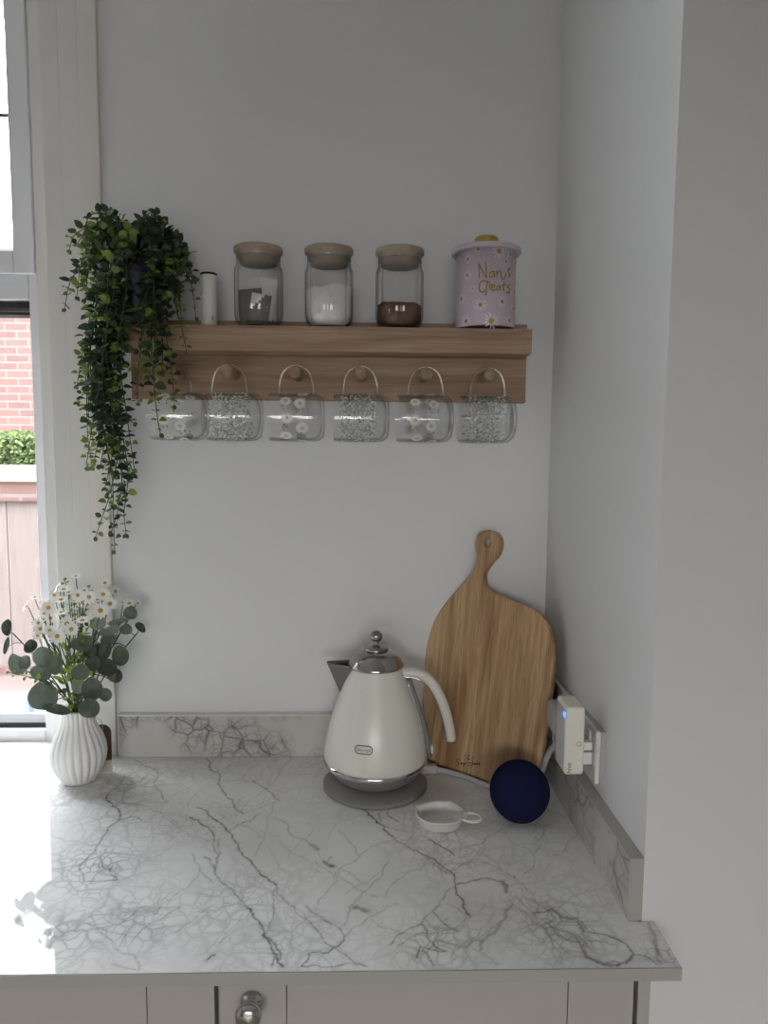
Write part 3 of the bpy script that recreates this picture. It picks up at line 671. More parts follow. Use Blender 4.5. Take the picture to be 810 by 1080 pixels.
q = MB(); q.lathe([(.014, LZ + .0088), (.0165, LZ + .012), (.0205, LZ + .015), (.0218, LZ + .018), (.0215, LZ + .0245), (.019, LZ + .027), (.0001, LZ + .0275)], TX, TY, 40); k_ = q.build('knob', M['gold'], lid); tag(k_, 'gold knob')

# ------------------------------------------------------------------ glass mugs
MR, MZ, MY = .0445, 1.6035, -.0685
def mug(i, x, label, kind):
    hx = PEGX[i]
    t = thing('glass_mug', label, 'mug', (x, MY, MZ - MR), 'glass mugs hanging under the shelf')
    A = Matrix.Translation((x, MY, MZ)) @ Matrix.Rotation(.04, 4, 'Z') @ Matrix.Rotation(PI / 2, 4, 'Y')     # axis along +x, base to the right
    L = .103; h = L / 2
    prof = [(.0420, -h), (.0432, -h + .001), (.0440, -h + .006), (.0445, -h + .02), (.0445, h - .022), (.0430, h - .010), (.0370, h - .002), (.030, h), (.0005, h),
            ]
    inner = [(.0005, h - .006), (.028, h - .006), (.036, h - .010), (.0408, h - .018), (.0422, h - .028), (.0422, -h + .02), (.0415, -h + .004), (.0420, -h)]
    b = MB(); b.lathe(prof + inner, n=64, axis=A)
    def cp(a, l, off=.0003): return A @ Vector(((MR + off) * math.cos(a), (MR + off) * math.sin(a), l))
    rr = random.Random(40 + i)
    if kind == 'leaf':
        N = 900
        for k in range(N):
            a = rr.uniform(0, 2 * PI); l = rr.uniform(-h + .012, h - .024); th = rr.uniform(0, 2 * PI); s_ = rr.uniform(.0018, .0032); w_ = s_ * rr.uniform(.35, .55)
            c_, s2 = math.cos(th), math.sin(th)
            P = [(-s_, 0), (-.3 * s_, -w_), (.4 * s_, -w_), (s_, 0), (.4 * s_, w_), (-.3 * s_, w_)]
            b.add([cp(a + (u_ * c_ - v_ * s2) / MR, l + u_ * s2 + v_ * c_, .0003 + .0002 * (k % 3)) for u_, v_ in P], [(0, 1, 2, 3, 4, 5)], 1 if rr.random() < .55 else 2, False)
    else:
        for k in range(14 if kind == 'daisy' else 16):
            a = (k % 7) / 7 * 2 * PI + .35 * (k // 7) + .3 + rr.uniform(-.12, .12); l = (-.020 if k // 7 == 0 else .010) + rr.uniform(-.005, .005); R_ = rr.uniform(.0095, .0125); n = 12
            for j in range(n):
                th = 2 * PI * j / n
                def P(r_, s_): return cp(a + (r_ * math.cos(th) - s_ * math.sin(th)) / MR, l + r_ * math.sin(th) + s_ * math.cos(th))
                b.add([P(R_ * .25, 0), P(R_ * .6, -R_ * .16), P(R_ * .95, -R_ * .12), P(R_ * .95, R_ * .12), P(R_ * .6, R_ * .16)], [(0, 1, 2, 3, 4)], 1, False)
            b.add([cp(a, l, .0006)] + [cp(a + .3 * R_ * math.cos(2 * PI * j / 10) / MR, l + .3 * R_ * math.sin(2 * PI * j / 10), .0006) for j in range(10)], [(0, 1 + j, 1 + (j + 1) % 10) for j in range(10)], 3, False)
            for j in range(4):                                 # small sprig beside each flower
                a2 = a + rr.uniform(.2, .42); l2 = l + rr.uniform(-.009, .009); th = rr.uniform(0, 6.28); s_ = .003
                P2 = [(-s_, 0), (0, -s_ * .35), (s_, 0), (0, s_ * .35)]
                b.add([cp(a2 + (u_ * math.cos(th) - v_ * math.sin(th)) / MR, l2 + u_ * math.sin(th) + v_ * math.cos(th)) for u_, v_ in P2], [(0, 1, 2, 3)], 2 if j % 2 else 4, False)
    b.build('glass_body', [M['mug'], M['white_print'], M['green_print'], M['yellow_print'], M['dark_print']], t)
    # handle loops up over its peg
    zt = 1.6990
    pts = catmull([(hx - .0325, MY, MZ + MR - .001), (hx - .031, MY, MZ + MR + .018), (hx - .024, MY, zt - .012), (hx - .010, MY, zt - .0015), (hx, MY, zt), (hx + .010, MY, zt - .0015), (hx + .024, MY, zt - .012), (hx + .031, MY, MZ + MR + .018), (hx + .0325, MY, MZ + MR - .001)], 5)
    hn = MB(); rs = [.0030 + .0022 * (abs(2 * k / (len(pts) - 1) - 1)) ** 10 for k in range(len(pts))]; hn.tube(pts, rs, 12); hn.build('handle', M['mughandle'], t)
M['mughandle'] = thin_glass('mug_handle_glass', (.97, .96, .94), (.60, .55, .50), 1.0, .15, .14)
MUGX = [-.338, -.236, -.1195, .0005, .1195, .2365]
MUGS = [('clear glass mug with faint print, behind the trailing plant, first of six', 'daisy'), ('glass mug with dense leaf print hanging below the tea bag jar', 'leaf'),
        ('clear glass mug with white daisies below the gap left of the sugar jar', 'daisy'), ('glass mug with dense leaf print between two daisy mugs, below the sugar', 'leaf'),
        ('clear glass mug with daisies and sprigs hanging second from the right', 'daisy'), ('glass mug with dense leaf print at the right end of the row', 'leaf')]
for i in range(6): mug(i, MUGX[i], *MUGS[i])

# ------------------------------------------------------------------ trailing plant
PX, PY = -.410, -.068
plant = thing('trailing_plant', 'green trailing plant in a navy pot on the left end of the shelf', 'plant', (PX, PY, SZ1))
q = MB(); q.lathe([(.0001, SZ1 + .0005), (.038, SZ1 + .0005), (.040, SZ1 + .003), (.0465, SZ1 + .10), (.0475, SZ1 + .112), (.0475, SZ1 + .116), (.044, SZ1 + .116), (.043, SZ1 + .104), (.0001, SZ1 + .104)], PX, PY, 48); tag(q.build('pot', M['navy'], plant), 'dark navy pot')
def vine(path, lime=.15, size=1.0, sp=.0125, seed=0, parent=plant):
    r = random.Random(seed); P = catmull(path, 10)
    for p in P: p.y = min(p.y, -.012)
    b = MB(); b.curtone = 0; b.tube(P, [.0013 * (1 - .5 * i / len(P)) for i in range(len(P))], 5, 1)
    acc = 0; ph = r.uniform(0, PI); tot = sum((P[i + 1] - P[i]).length for i in range(len(P) - 1)); run = 0
    for i in range(len(P) - 1):
        d = P[i + 1] - P[i]; acc += d.length; run += d.length
        if acc > sp:
            acc = 0; ph += PI / 2 + r.uniform(-.35, .35); dn = d.normalized(); tip = run / tot
            a1 = dn.orthogonal().normalized(); a2 = dn.cross(a1)
            for sg in (0, PI):
                o = a1 * math.cos(ph + sg) + a2 * math.sin(ph + sg)
                dr = o + dn * r.uniform(-.1, .45) + Vector((0, 0, r.uniform(-.15, .3)))
                sz = size * r.uniform(.8, 1.2) * (1 - .45 * max(0, tip - .75) / .25)
                b.curtone = min(1, max(0, (r.uniform(.55, 1.0) if r.random() < lime * .6 + (.22 if P[i].x < -.475 else 0) + (.30 if tip > .8 else 0) else r.uniform(0, .22))))  # more lime leaves on the window side: backlight put into the leaf tone
                bs = P[i] + o * .0015
                if bs.y + dr.normalized().y * .018 > -.006: dr.y = -abs(dr.y) * .5
                nn = Vector((r.uniform(-.4, .4), r.uniform(-1.3, -.1), 1)) if r.random() < .72 else dn * .3 + Vector((r.uniform(-.6, .8), -1, r.uniform(-.2, .8)))
                b.leaf(bs, dr, nn, .0190 * sz, .0070 * sz, 0, r.uniform(.05, .5), r.uniform(-.1, .4), 5)
    # end tuft
    b.curtone = r.uniform(.2, 1) if lime > .1 else .3
    for k in range(3):
        dr = (P[-1] - P[-2]).normalized() + Vector((r.uniform(-.8, .8), r.uniform(-.8, .8), r.uniform(-.3, .3))); b.leaf(P[-1], dr, Vector((0, -1, .5)), .010 * size, .0035 * size)
    return b.build('vine', [M['box'], M['stem']], parent, tone=True)
def pv(l): return [aty(x, y, Y) for x, y, Y in l]
TRAIL = [([(120, 290, -.10), (104, 310, -.11), (97, 350, -.10), (92, 400, -.09), (92, 450, -.085), (97, 492, -.08)], .45, 1.05), ([(128, 295, -.10), (116, 320, -.12), (112, 380, -.11), (108, 440, -.10), (118, 500, -.09), (120, 555, -.085), (121, 580, -.085)], .15, 1.0),
         ([(130, 290, -.11), (122, 330, -.13), (120, 390, -.12), (128, 450, -.11), (135, 500, -.10), (131, 540, -.10), (133, 563, -.10)], .05, 1.0), ([(118, 285, -.08), (104, 320, -.09), (95, 370, -.08), (88, 412, -.08), (82, 424, -.08)], .1, .95),
         ([(130, 300, -.12), (124, 340, -.13), (120, 400, -.12), (125, 470, -.11), (116, 520, -.10), (108, 545, -.10), (101, 566, -.10)], .5, .95), ([(122, 300, -.10), (112, 330, -.11), (103, 390, -.10), (100, 430, -.09), (94, 470, -.08), (91, 492, -.08)], .5, .95),
         ([(130, 310, -.11), (124, 340, -.12), (116, 400, -.11), (128, 435, -.10), (141, 446, -.10)], .2, .9), ([(126, 305, -.12), (114, 340, -.13), (106, 400, -.13), (112, 450, -.12), (126, 478, -.11), (138, 498, -.11)], .08, 1.05),
         ([(134, 310, -.13), (131, 340, -.14), (128, 372, -.14), (127, 402, -.13)], .5, .95), ([(120, 300, -.12), (107, 335, -.13), (101, 372, -.13), (104, 420, -.12), (110, 460, -.11), (106, 490, -.11)], .05, 1.1),
         ([(128, 305, -.10), (118, 345, -.11), (114, 400, -.10), (120, 450, -.09), (128, 500, -.085), (126, 530, -.085), (118, 560, -.085)], .1, 1.0), ([(124, 300, -.13), (112, 345, -.14), (108, 385, -.14), (118, 430, -.13), (122, 470, -.12)], .3, 1.0),
         ([(160, 285, -.12), (162, 315, -.145), (163, 350, -.145), (162, 400, -.14), (166, 440, -.135), (169, 457, -.135)], .06, 1.0), ([(150, 300, -.12), (150, 338, -.14), (148, 370, -.14), (145, 400, -.13), (145, 424, -.13)], .3, .8),
         ([(168, 295, -.12), (172, 335, -.14), (178, 370, -.14), (182, 400, -.13), (184, 427, -.13)], .15, .9), ([(158, 300, -.12), (158, 340, -.15), (160, 368, -.15), (157, 396, -.145)], .1, 1.1),
         ([(180, 290, -.11), (186, 325, -.135), (193, 352, -.14), (197, 374, -.135)], .6, .75), ([(164, 300, -.12), (168, 340, -.145), (172, 365, -.145), (170, 392, -.14)], .05, 1.1), ([(155, 295, -.13), (153, 325, -.15), (151, 345, -.15), (153, 362, -.15)], .7, 1.15)]
for k, (pth, lm_, sz) in enumerate(TRAIL):
    vine(pv(pth), lm_, sz, seed=k + 1)
    if k < 14:
        r_ = random.Random(300 + k); dx_ = r_.uniform(-7, 7); cut = r_.choice([0, 1, 1, 2])
        vine(pv([(x_ + dx_ * min(1, i_ / 2), y_ - 6, Y_ - r_.uniform(0, .02)) for i_, (x_, y_, Y_) in enumerate(pth[:len(pth) - cut] if len(pth) - cut > 2 else pth)]), .25, sz, seed=330 + k)
r = random.Random(21); top = Vector((PX, PY - .008, SZ1 + .106)); kk = 0
gapaz = math.atan2(CAM.x - PX, -(CAM.y - PY))
while kk < 60:
    az = r.uniform(-PI, PI); 
    reach = r.uniform(.05, .105); rise = r.uniform(.0, .085); drop = r.uniform(.0, .125) if reach > .06 else r.uniform(-.02, .03)
    dv = Vector((math.sin(az), -math.cos(az) * (.85 if math.cos(az) > 0 else .35), 0))
    dg_ = abs((az - gapaz - .02 + PI) % (2 * PI) - PI)
    if dg_ < .10 and drop > .02: drop = r.uniform(-.05, 0.0); reach *= .7
    if math.sin(az) > .5: reach *= .88
    s0 = top + dv * r.uniform(.0, .03)
    ap = s0 + dv * reach * .5 + Vector((0, 0, rise))
    en = s0 + dv * reach + Vector((0, 0, rise - drop - .01))
    vine([s0, s0 + dv * reach * .18 + Vector((0, 0, rise * .7)), ap, (ap + en) / 2 + dv * reach * .12 + Vector((0, 0, .006)), en], r.choice([.05, .1, .15, .5]), r.uniform(.8, 1.15), .0115, seed=100 + kk); kk += 1

# ------------------------------------------------------------------ vase and flowers
VX, VY = -.5265, -.112
vase = thing('vase', 'white ribbed ceramic vase holding daisies and eucalyptus by the window', 'vase', (VX, VY, ZC))
VP = [(.0001, .0005), (.026, .0005), (.030, .002), (.036, .012), (.0425, .024), (.0475, .038), (.0497, .053), (.0485, .068), (.0435, .084), (.0360, .099), (.0305, .112), (.0290, .122), (.0300, .132), (.0315, .139), (.0305, .1405), (.0280, .139), (.0265, .125), (.0265, .10), (.0001, .09)]
q = MB(); q.lathe([(r_, ZC + z) for r_, z in VP], VX, VY, 220, rf=lambda a, z: 1 + (.065 * (abs(math.cos(a * 11 + (z - ZC) * 9)) - .62) if z > ZC + .004 else 0)); q.build('body', M['ceramic'], vase)
MOUTH = Vector((VX, VY, ZC + .132))
q = MB(); pts = [MOUTH + Vector((.0315 * math.cos(a), .0315 * math.sin(a), -.012)) for a in [-.3 + (PI + .4) * k / 24 for k in range(25)]]; q.tube(pts, .0007, 6); 
q.tube(catmull([MOUTH + Vector((.030, .004, -.012)), MOUTH + Vector((.040, .008, -.02)), (-.4895, VY + .022, 1.016), (-.4890, VY + .022, 1.008)], 4), .0007, 6)
tagt = thing('gift_tag', 'brown arched card tag hanging on twine behind the ribbed vase', 'tag', (-.489, VY + .022, .96))
q.build('string', M['twine'], tagt)
q = MB(); n = 14; o2 = []
tw, tz0, tz1 = .0175, .926, 1.0
out = [(-tw, tz0), (tw, tz0)] + [(tw * math.cos(a), tz1 + .0175 * math.sin(a)) for a in [PI * k / n for k in range(n + 1)]]
A = Matrix.Translation((-.4925, VY + .024, 0)) @ Matrix.Rotation(.25, 4, 'Z')
def slab(mb, out, th, A, mi=0):
    m_ = len(out); vs = [A @ Vector((x_, -th / 2, z_)) for x_, z_ in out] + [A @ Vector((x_, th / 2, z_)) for x_, z_ in out]
    mb.add(vs, [tuple(range(m_)), tuple(range(2 * m_ - 1, m_ - 1, -1))] + [(k, k + m_, (k + 1) % m_ + m_, (k + 1) % m_) for k in range(m_)], mi, False)
slab(q, [p for p in out if p[1] > .944] + [(-tw, .944), (tw, .944)][:0] + [], .002, A) if False else slab(q, [(-tw, .946), (tw, .946)] + out[2:], .002, A)
q.build('card', M['brown'], tagt)
q = MB(); slab(q, [(-tw, .922), (tw, .922), (tw, .9458), (-tw, .9458)], .002, A); tag(q.build('card_foot', M['card'], tagt), 'cream lower end')

def cp3(x, y): return x / 5.0625, 600 + y / 5.0625
def stemcurve(end, r, sag=.0):
    b0 = Vector((VX + r.uniform(-.009, .009), VY + r.uniform(-.009, .009), ZC + r.uniform(.096, .104)))
    m0 = MOUTH + Vector(((end.x - VX) * .07, (end.y - VY) * .07, 0)); m0.x += r.uniform(-.006, .006)
    m1 = m0.lerp(end, .5) + Vector((0, 0, .012 - sag))
    return catmull([b0, m0, m1, end], 8)
def orient(f, r, amt=.5):
    f = Vector(f) + Vector((r.uniform(-amt, amt), r.uniform(-amt, amt), r.uniform(-amt, amt))); return f.normalized()
def daisy_sprig(heads, label, seed):
    r = random.Random(seed); t = thing('daisy_sprig', label, 'flower', MOUTH[:], 'flowers in the ribbed vase')
    E = [(aty(*cp3(x, y), Y), R_ / 5.0625 * .00152, f) for x, y, R_, Y, f in heads]
    cen = sum((e[0] for e in E), Vector()) / len(E); fork = MOUTH.lerp(cen, .55)
    q = MB(); q.tube(stemcurve(fork, r), .0013, 6)
    for e, R_, f in E:
        q.tube(catmull([fork, fork.lerp(e, .5) + Vector((r.uniform(-.006, .006), 0, -.008)), e - f * .004], 5), .0009, 5)
    q.build('stem', M['stem'], t)
    lv = MB()
    for k in range(5):
        p = MOUTH.lerp(fork, r.uniform(.5, 1.0)); lv.curtone = r.uniform(.2, .9); lv.leaf(p, Vector((r.uniform(-1, 1), r.uniform(-1, .3), .8)), Vector((0, -1, .4)), r.uniform(.018, .030), .0035, 0)
    lv.build('foliage', M['lime'], t, tone=True)
    for e, R_, f in E:
        h = MB(); a1 = f.orthogonal().normalized(); a2 = f.cross(a1); n = 14
        for k in range(n):
            th = 2 * PI * k / n + r.uniform(-.08, .08); d = a1 * math.cos(th) + a2 * math.sin(th)
            h.leaf(e + d * R_ * .25, d + f * r.uniform(.05, .3), f, R_ * r.uniform(.85, 1.0), R_ * .20, 0, .1, -.1, 4)
        ho = h.build('flower_head', M['petal'], t)
        cc = MB(); A = Matrix.Translation(e) @ f.to_track_quat('Z', 'Y').to_matrix().to_4x4(); cc.lathe([(.0001, R_ * .22), (R_ * .16, R_ * .19), (R_ * .29, R_ * .10), (R_ * .32, 0), (R_ * .15, -R_ * .12), (.0001, -R_ * .16)], n=14, axis=A)
        co = cc.build('flower_centre', M['daisy'], ho)
F = Vector((.38, -1, .15)).normalized(); U = Vector((.1, -.4, 1)).normalized(); Lf = Vector((-.7, -.5, .5)).normalized(); Rt = Vector((.8, -.4, .5)).normalized(); D = Vector((.2, -1, -.1)).normalized()
daisy_sprig([(258, 207, 40, -.13, F), (140, 200, 30, -.10, Lf), (185, 152, 24, -.08, U), (235, 180, 30, -.09, U)], 'daisy sprig leaning out to the upper left over the window glass', 1)
daisy_sprig([(205, 290, 36, -.14, D), (215, 320, 34, -.15, F), (265, 328, 34, -.13, F), (200, 357, 26, -.14, D)], 'low daisy sprig at the left, above the round eucalyptus leaves', 2)
daisy_sprig([(305, 360, 44, -.18, F), (357, 292, 42, -.17, F), (380, 322, 40, -.175, F)], 'daisy sprig at the front centre with its blooms facing the room', 3)
daisy_sprig([(340, 110, 38, -.10, U), (310, 100, 34, -.09, Lf), (325, 165, 40, -.12, U), (365, 125, 34, -.09, U)], 'daisy sprig with upturned blooms at the top left of the bunch', 4)
daisy_sprig([(405, 40, 30, -.08, U), (415, 140, 38, -.13, D), (475, 150, 42, -.12, D), (450, 115, 28, -.09, U)], 'tallest daisy sprig rising at the top middle of the bunch', 5)
daisy_sprig([(560, 75, 32, -.09, F), (550, 135, 40, -.11, F), (615, 120, 38, -.09, Rt), (520, 165, 30, -.10, U)], 'daisy sprig at the upper right, against the white trim', 6)
daisy_sprig([(587, 185, 40, -.13, F), (537, 222, 46, -.15, F), (440, 275, 38, -.16, U), (505, 245, 32, -.14, U)], 'daisy sprig right of centre with a large open bloom', 7)
daisy_sprig([(690, 185, 40, -.07, U), (735, 184, 26, -.06, Rt), (655, 180, 24, -.07, U)], 'daisy sprig reaching furthest right, in front of the wall', 8)

daisy_sprig([(235, 235, 34, -.11, F), (270, 262, 34, -.12, D), (215, 250, 28, -.10, Lf), (325, 232, 36, -.12, U)], 'daisy sprig of small blooms in the middle of the left half', 9)
daisy_sprig([(412, 205, 32, -.08, U), (440, 180, 34, -.09, F), (395, 168, 32, -.08, U), (290, 140, 32, -.08, F)], 'daisy sprig standing behind the others at the upper middle', 10)
def euc_sprig(leaves, label, seed, tone=.25):
    r = random.Random(seed); t = thing('eucalyptus_sprig', label, 'foliage', MOUTH[:], 'eucalyptus in the ribbed vase')
    C_ = [aty(*cp3(l[0], l[1]), l[5]) for l in leaves]
    far = max(C_, key=lambda p: (p - MOUTH).length)
    end = far if (far - MOUTH).length > .03 else MOUTH + (far - MOUTH) * .8
    sc_ = stemcurve(MOUTH.lerp(end, .93), r)
    q = MB(); q.tube(sc_, .0012, 6)
    for p, l in zip(C_, leaves):
        rx, ry, rot, Y, yw, tl = l[2] / 5.0625 * .00168, l[3] / 5.0625 * .00168, l[4], l[5], l[6], l[7]
        near = min(sc_[8:], key=lambda s_: (s_ - p).length + (.02 if s_.z > p.z + .01 else 0))
        # leaf plane: facing direction from yaw and tilt
        f = Vector((math.sin(yw) * math.cos(tl), -math.cos(yw) * math.cos(tl), math.sin(tl)))
        a1 = Vector((math.cos(yw), math.sin(yw), 0)); a2 = f.cross(a1)
        if a2.z < 0: a2 = -a2
        ux = a1 * math.cos(rot) + a2 * math.sin(rot); uy = -a1 * math.sin(rot) + a2 * math.cos(rot)
        n = 18; cup = r.uniform(.15, .5); b = MB(); vs = []; fs = []
        b.curtone = min(1, max(0, tone + r.uniform(-.3, .5)))
        wr = r.uniform(0, 6)
        for ri, k in ((0, 0), (1, .45), (2, .8), (3, 1.0)):
            for j in range(n):
                a = 2 * PI * j / n; tip = 1 + .10 * math.exp(-((a - PI / 2) / .35) ** 2)
                v = p + ux * rx * k * math.cos(a) + uy * ry * k * tip * math.sin(a) + f * (cup * rx * k * k * (.6 + .4 * math.cos(2 * a + wr)) + .28 * rx * k * abs(math.cos(a)))
                vs.append(v)
        for ri in range(3):
            for j in range(n):
                j2 = (j + 1) % n; fs.append((ri * n + j, ri * n + j2, (ri + 1) * n + j2, (ri + 1) * n + j))
        b.add(vs, fs); b.build('leaf', M['euc'], t, tone=True)
        base = p + (uy * -ry * .9 if (near - p).dot(uy) < 0 else ux * rx * .9 * (1 if (near - p).dot(ux) > 0 else -1))
        q.tube(catmull([near, (near + base) / 2 + Vector((0, 0, .003)), base], 4), .0008, 5)
    q.build('stem', M['darkstem'], t)
euc_sprig([(45, 315, 36, 45, .1, -.10, -.3, .2), (33, 410, 14, 48, -.25, -.10, .6, .1), (172, 418, 42, 38, .3, -.12, -.2, .5)], 'eucalyptus sprig reaching furthest left past the window pane', 31)
euc_sprig([(90, 512, 40, 62, .35, -.13, .5, .1), (145, 505, 46, 40, -.3, -.14, -.4, .4), (235, 470, 52, 55, .2, -.14, .2, .2), (300, 512, 50, 55, -.4, -.15, -.2, .1)], 'eucalyptus sprig of big dark leaves on the left of the bunch', 32, .15)
euc_sprig([(245, 672, 78, 78, .1, -.165, .1, .15), (310, 752, 78, 26, -.25, -.17, .1, .5), (225, 560, 60, 40, -.4, -.15, .1, .5)], 'eucalyptus sprig with the largest round leaf, low at the front left', 33, .02)
euc_sprig([(450, 402, 60, 42, .15, -.17, 0, .6), (432, 550, 46, 44, 0, -.165, .3, .1), (480, 440, 42, 40, .1, -.14, .1, .3), (420, 620, 36, 46, 0, -.15, .3, .1)], 'eucalyptus sprig in the middle of the bunch, under the front daisies', 34, .5)
euc_sprig([(525, 290, 42, 36, .1, -.14, .3, .2), (590, 335, 62, 26, .35, -.13, 0, .5), (705, 233, 44, 38, -.1, -.08, -.2, .1), (640, 285, 60, 16, .25, -.1, 0, .4)], 'eucalyptus sprig rising to the upper right, below the far daisies', 35, .55)
euc_sprig([(677, 322, 36, 30, 0, -.09, .1, .1), (757, 312, 38, 22, -.7, -.07, -.1, .2), (645, 462, 46, 56, .1, -.11, .2, .1), (585, 372, 44, 34, .4, -.11, 0, .3)], 'eucalyptus sprig reaching furthest right over the wall', 36, .2)
euc_sprig([(575, 525, 56, 46, -.5, -.13, .2, .2), (618, 570, 42, 38, -.3, -.12, .1, .1), (560, 440, 50, 48, .2, -.13, -.1, .3), (500, 500, 40, 46, .1, -.14, .1, .1)], 'eucalyptus sprig with dark overlapping leaves low on the right', 37, .12)
euc_sprig([(505, 640, 64, 62, .3, -.16, -.2, .25), (482, 742, 56, 52, .1, -.18, .1, .1), (560, 670, 34, 40, .5, -.12, .6, .1)], 'eucalyptus sprig drooping over the vase rim at the right', 38, .3)
def box_sprig(pts, label, seed, sz=.8):
    r = random.Random(seed); t = thing('boxwood_sprig', label, 'foliage', MOUTH[:], 'boxwood in the ribbed vase')
    P = [aty(*cp3(x, y), Y) for x, y, Y in pts]
    b0 = [Vector((VX, VY, ZC + .1)), MOUTH + (P[0] - MOUTH) * .08]
    o = vine(b0 + P, .8, sz * .72, .009, seed, t); o.name = 'stem'
box_sprig([(330, 660, -.16), (220, 600, -.17), (130, 570, -.17), (50, 555, -.17)], 'lime tipped boxwood sprig pointing left, low over the window sill', 51, .8)
box_sprig([(430, 420, -.17), (450, 350, -.18), (490, 285, -.185)], 'lime boxwood sprig at the front centre between daisies', 52, .9)
box_sprig([(390, 350, -.10), (380, 180, -.08), (345, 62, -.08)], 'lime boxwood sprig at the top left among upturned daisies', 53, .9)
box_sprig([(420, 350, -.09), (460, 200, -.07), (475, 100, -.07)], 'dark boxwood sprig behind the top middle daisies', 54, .9)

# ------------------------------------------------------------------ kettle
KX, KY = .031, -.135
kt = thing('kettle', 'cream electric kettle with chrome lid on a grey base', 'kettle', (KX, KY, ZC))
kb = thing('kettle_stand', 'round grey power stand under the cream kettle, with its lead and plug', 'power stand', (KX, KY, ZC))
q = MB(); q.lathe([(.0001, ZC + .0006), (.094, ZC + .0006), (.0968, ZC + .002), (.0968, ZC + .006), (.093, ZC + .009), (.075, ZC + .0155), (.062, ZC + .018), (.0001, ZC + .018)], KX, KY, 80); q.build('plate', M['kbase'], kb)
PB = [(.050, .0182), (.066, .0184), (.074, .022), (.083, .031), (.0905, .042), (.0935, .047)]
q = MB(); q.lathe([(.0001, ZC + .0182)] + [(r_, ZC + z) for r_, z in PB], KX, KY, 80); q.build('lower_skirt', M['smoke'], kt)
q = MB(); q.lathe([(.0930, ZC + .0462), (.0956, ZC + .0480), (.0968, ZC + .052), (.0962, ZC + .056), (.0945, ZC + .0575)], KX, KY, 80); q.build('chrome_ring', M['chrome'], kt)
KP = [(.0950, .0572), (.0963, .062), (.0958, .070), (.0935, .085), (.0900, .102), (.0855, .120), (.0800, .138), (.0738, .156), (.0675, .174), (.0612, .192), (.0555, .208), (.0512, .220), (.0490, .227), (.0480, .2295)]
q = MB(); q.lathe([(r_, ZC + z) for r_, z in KP], KX, KY, 96); q.build('body', M['cream'], kt)
def kr(z):
    z -= ZC
    for (r0, z0), (r1, z1) in zip(KP[:-1], KP[1:]):
        if z0 <= z <= z1: return r0 + (r1 - r0) * (z - z0) / (z1 - z0)
    return KP[0][0] if z < KP[0][1] else KP[-1][0]
LP = [(.0482, .2285), (.0510, .2290), (.0515, .2315), (.0500, .2345), (.0455, .243), (.039, .2505), (.031, .2560), (.022, .2590), (.0205, .2592)]
q = MB(); q.lathe([(r_, ZC + z) for r_, z in LP] + [(.0001, ZC + .2592)], KX, KY, 72); lid = q.build('lid', M['smokechrome'], kt)
q = MB(); q.lathe([(.0225, ZC + .2588), (.0235, ZC + .2605), (.0225, ZC + .264), (.015, ZC + .2665), (.007, ZC + .2680), (.0045, ZC + .272), (.0045, ZC + .276)], KX, KY, 48); q.sphere((KX, KY, ZC + .2835), .0112)
k_ = q.build('lid_knob', M['steel'], lid)
# spout: open steel beak on the left
q = MB(); zt_, zb_ = ZC + .2310, ZC + .172
tipx = KX - .0905
def kx(z, dy): return KX - math.sqrt(max(0, (kr(z) - .002) ** 2 - dy * dy))
R0 = [(kx(zt_ - .002, -.026), KY - .026, zt_), (tipx, KY - .004, zt_ + .004), (tipx, KY + .004, zt_ + .004), (kx(zt_ - .002, .026), KY + .026, zt_)]
B0 = (kx(zb_, 0) + .002, KY, zb_)
mid = [(tipx + .012, KY - .004, zt_ - .012), (tipx + .012, KY + .004, zt_ - .012)]
q.add([R0[0], R0[1], R0[2], R0[3], B0], [(0, 4, 1), (1, 4, 2), (2, 4, 3)], 0, False)
q.add([Vector(v) + Vector((.0022, 0, 0)) for v in (R0[0], R0[1], R0[2], R0[3], B0)], [(1, 4, 0), (2, 4, 1), (3, 4, 2)], 0, False)
q.tube([R0[0], R0[1], R0[2], R0[3]], .0011, 6)
q.build('spout', M['steel'], kt)
# handle: arm from the neck, over and down
HP = [(KX + .044, 0, ZC + .213), (.077, 0, ZC + .2165), (.097, 0, ZC + .2170), (.118, 0, ZC + .2110), (.136, 0, ZC + .195), (.150, 0, ZC + .170), (.161, 0, ZC + .140), (.168, 0, ZC + .112), (.1715, 0, ZC + .090)]
HY = KY - .004
pts = catmull([(x_, HY - .035 * (x_ - .075), z_) for x_, _, z_ in HP], 6); N = len(pts)
q = MB(); q.tube(pts, [(.0098 - .0008 * abs(2 * i / N - 1), .0115) if True else 0 for i in range(N)], 20, flat=Vector((1, 0, .3)))
ho = q.build('handle', M['creamh'], kt)
q = MB(); q.tube([p + Vector((-.0088 if i > 20 else -.002, -.0035, -.0008 if i > 20 else -.0085)) for i, p in enumerate(pts)][6:-1], (.0022), 8); k_ = q.build('chrome_inlay', M['chrome'], ho)
# water gauge down the right side with chrome surround
az = .18
def kpt(z, a, off): r_ = kr(z) + off; return Vector((KX + r_ * math.cos(a), KY - r_ * math.sin(a), z))
zz = [ZC + .062 + (.205 - .062) * i / 14 for i in range(15)]
q = MB(); q.tube([kpt(z, az, .0022) for z in zz], (.0075), 10); q.build('water_gauge', M['smoke'], kt)
q = MB(); q.tube([kpt(z, az + .10 + .04 * (z - ZC), .002) for z in zz], .0020, 8); q.tube([kpt(z, az - .12, .002) for z in zz], .0020, 8); q.build('gauge_trim', M['chrome'], kt)
q = MB(); q.box(KX + .098, KX + .106, KY - .021, KY - .009, ZC + .068, ZC + .082, .002); q.build('switch', M['plastic'], kt)
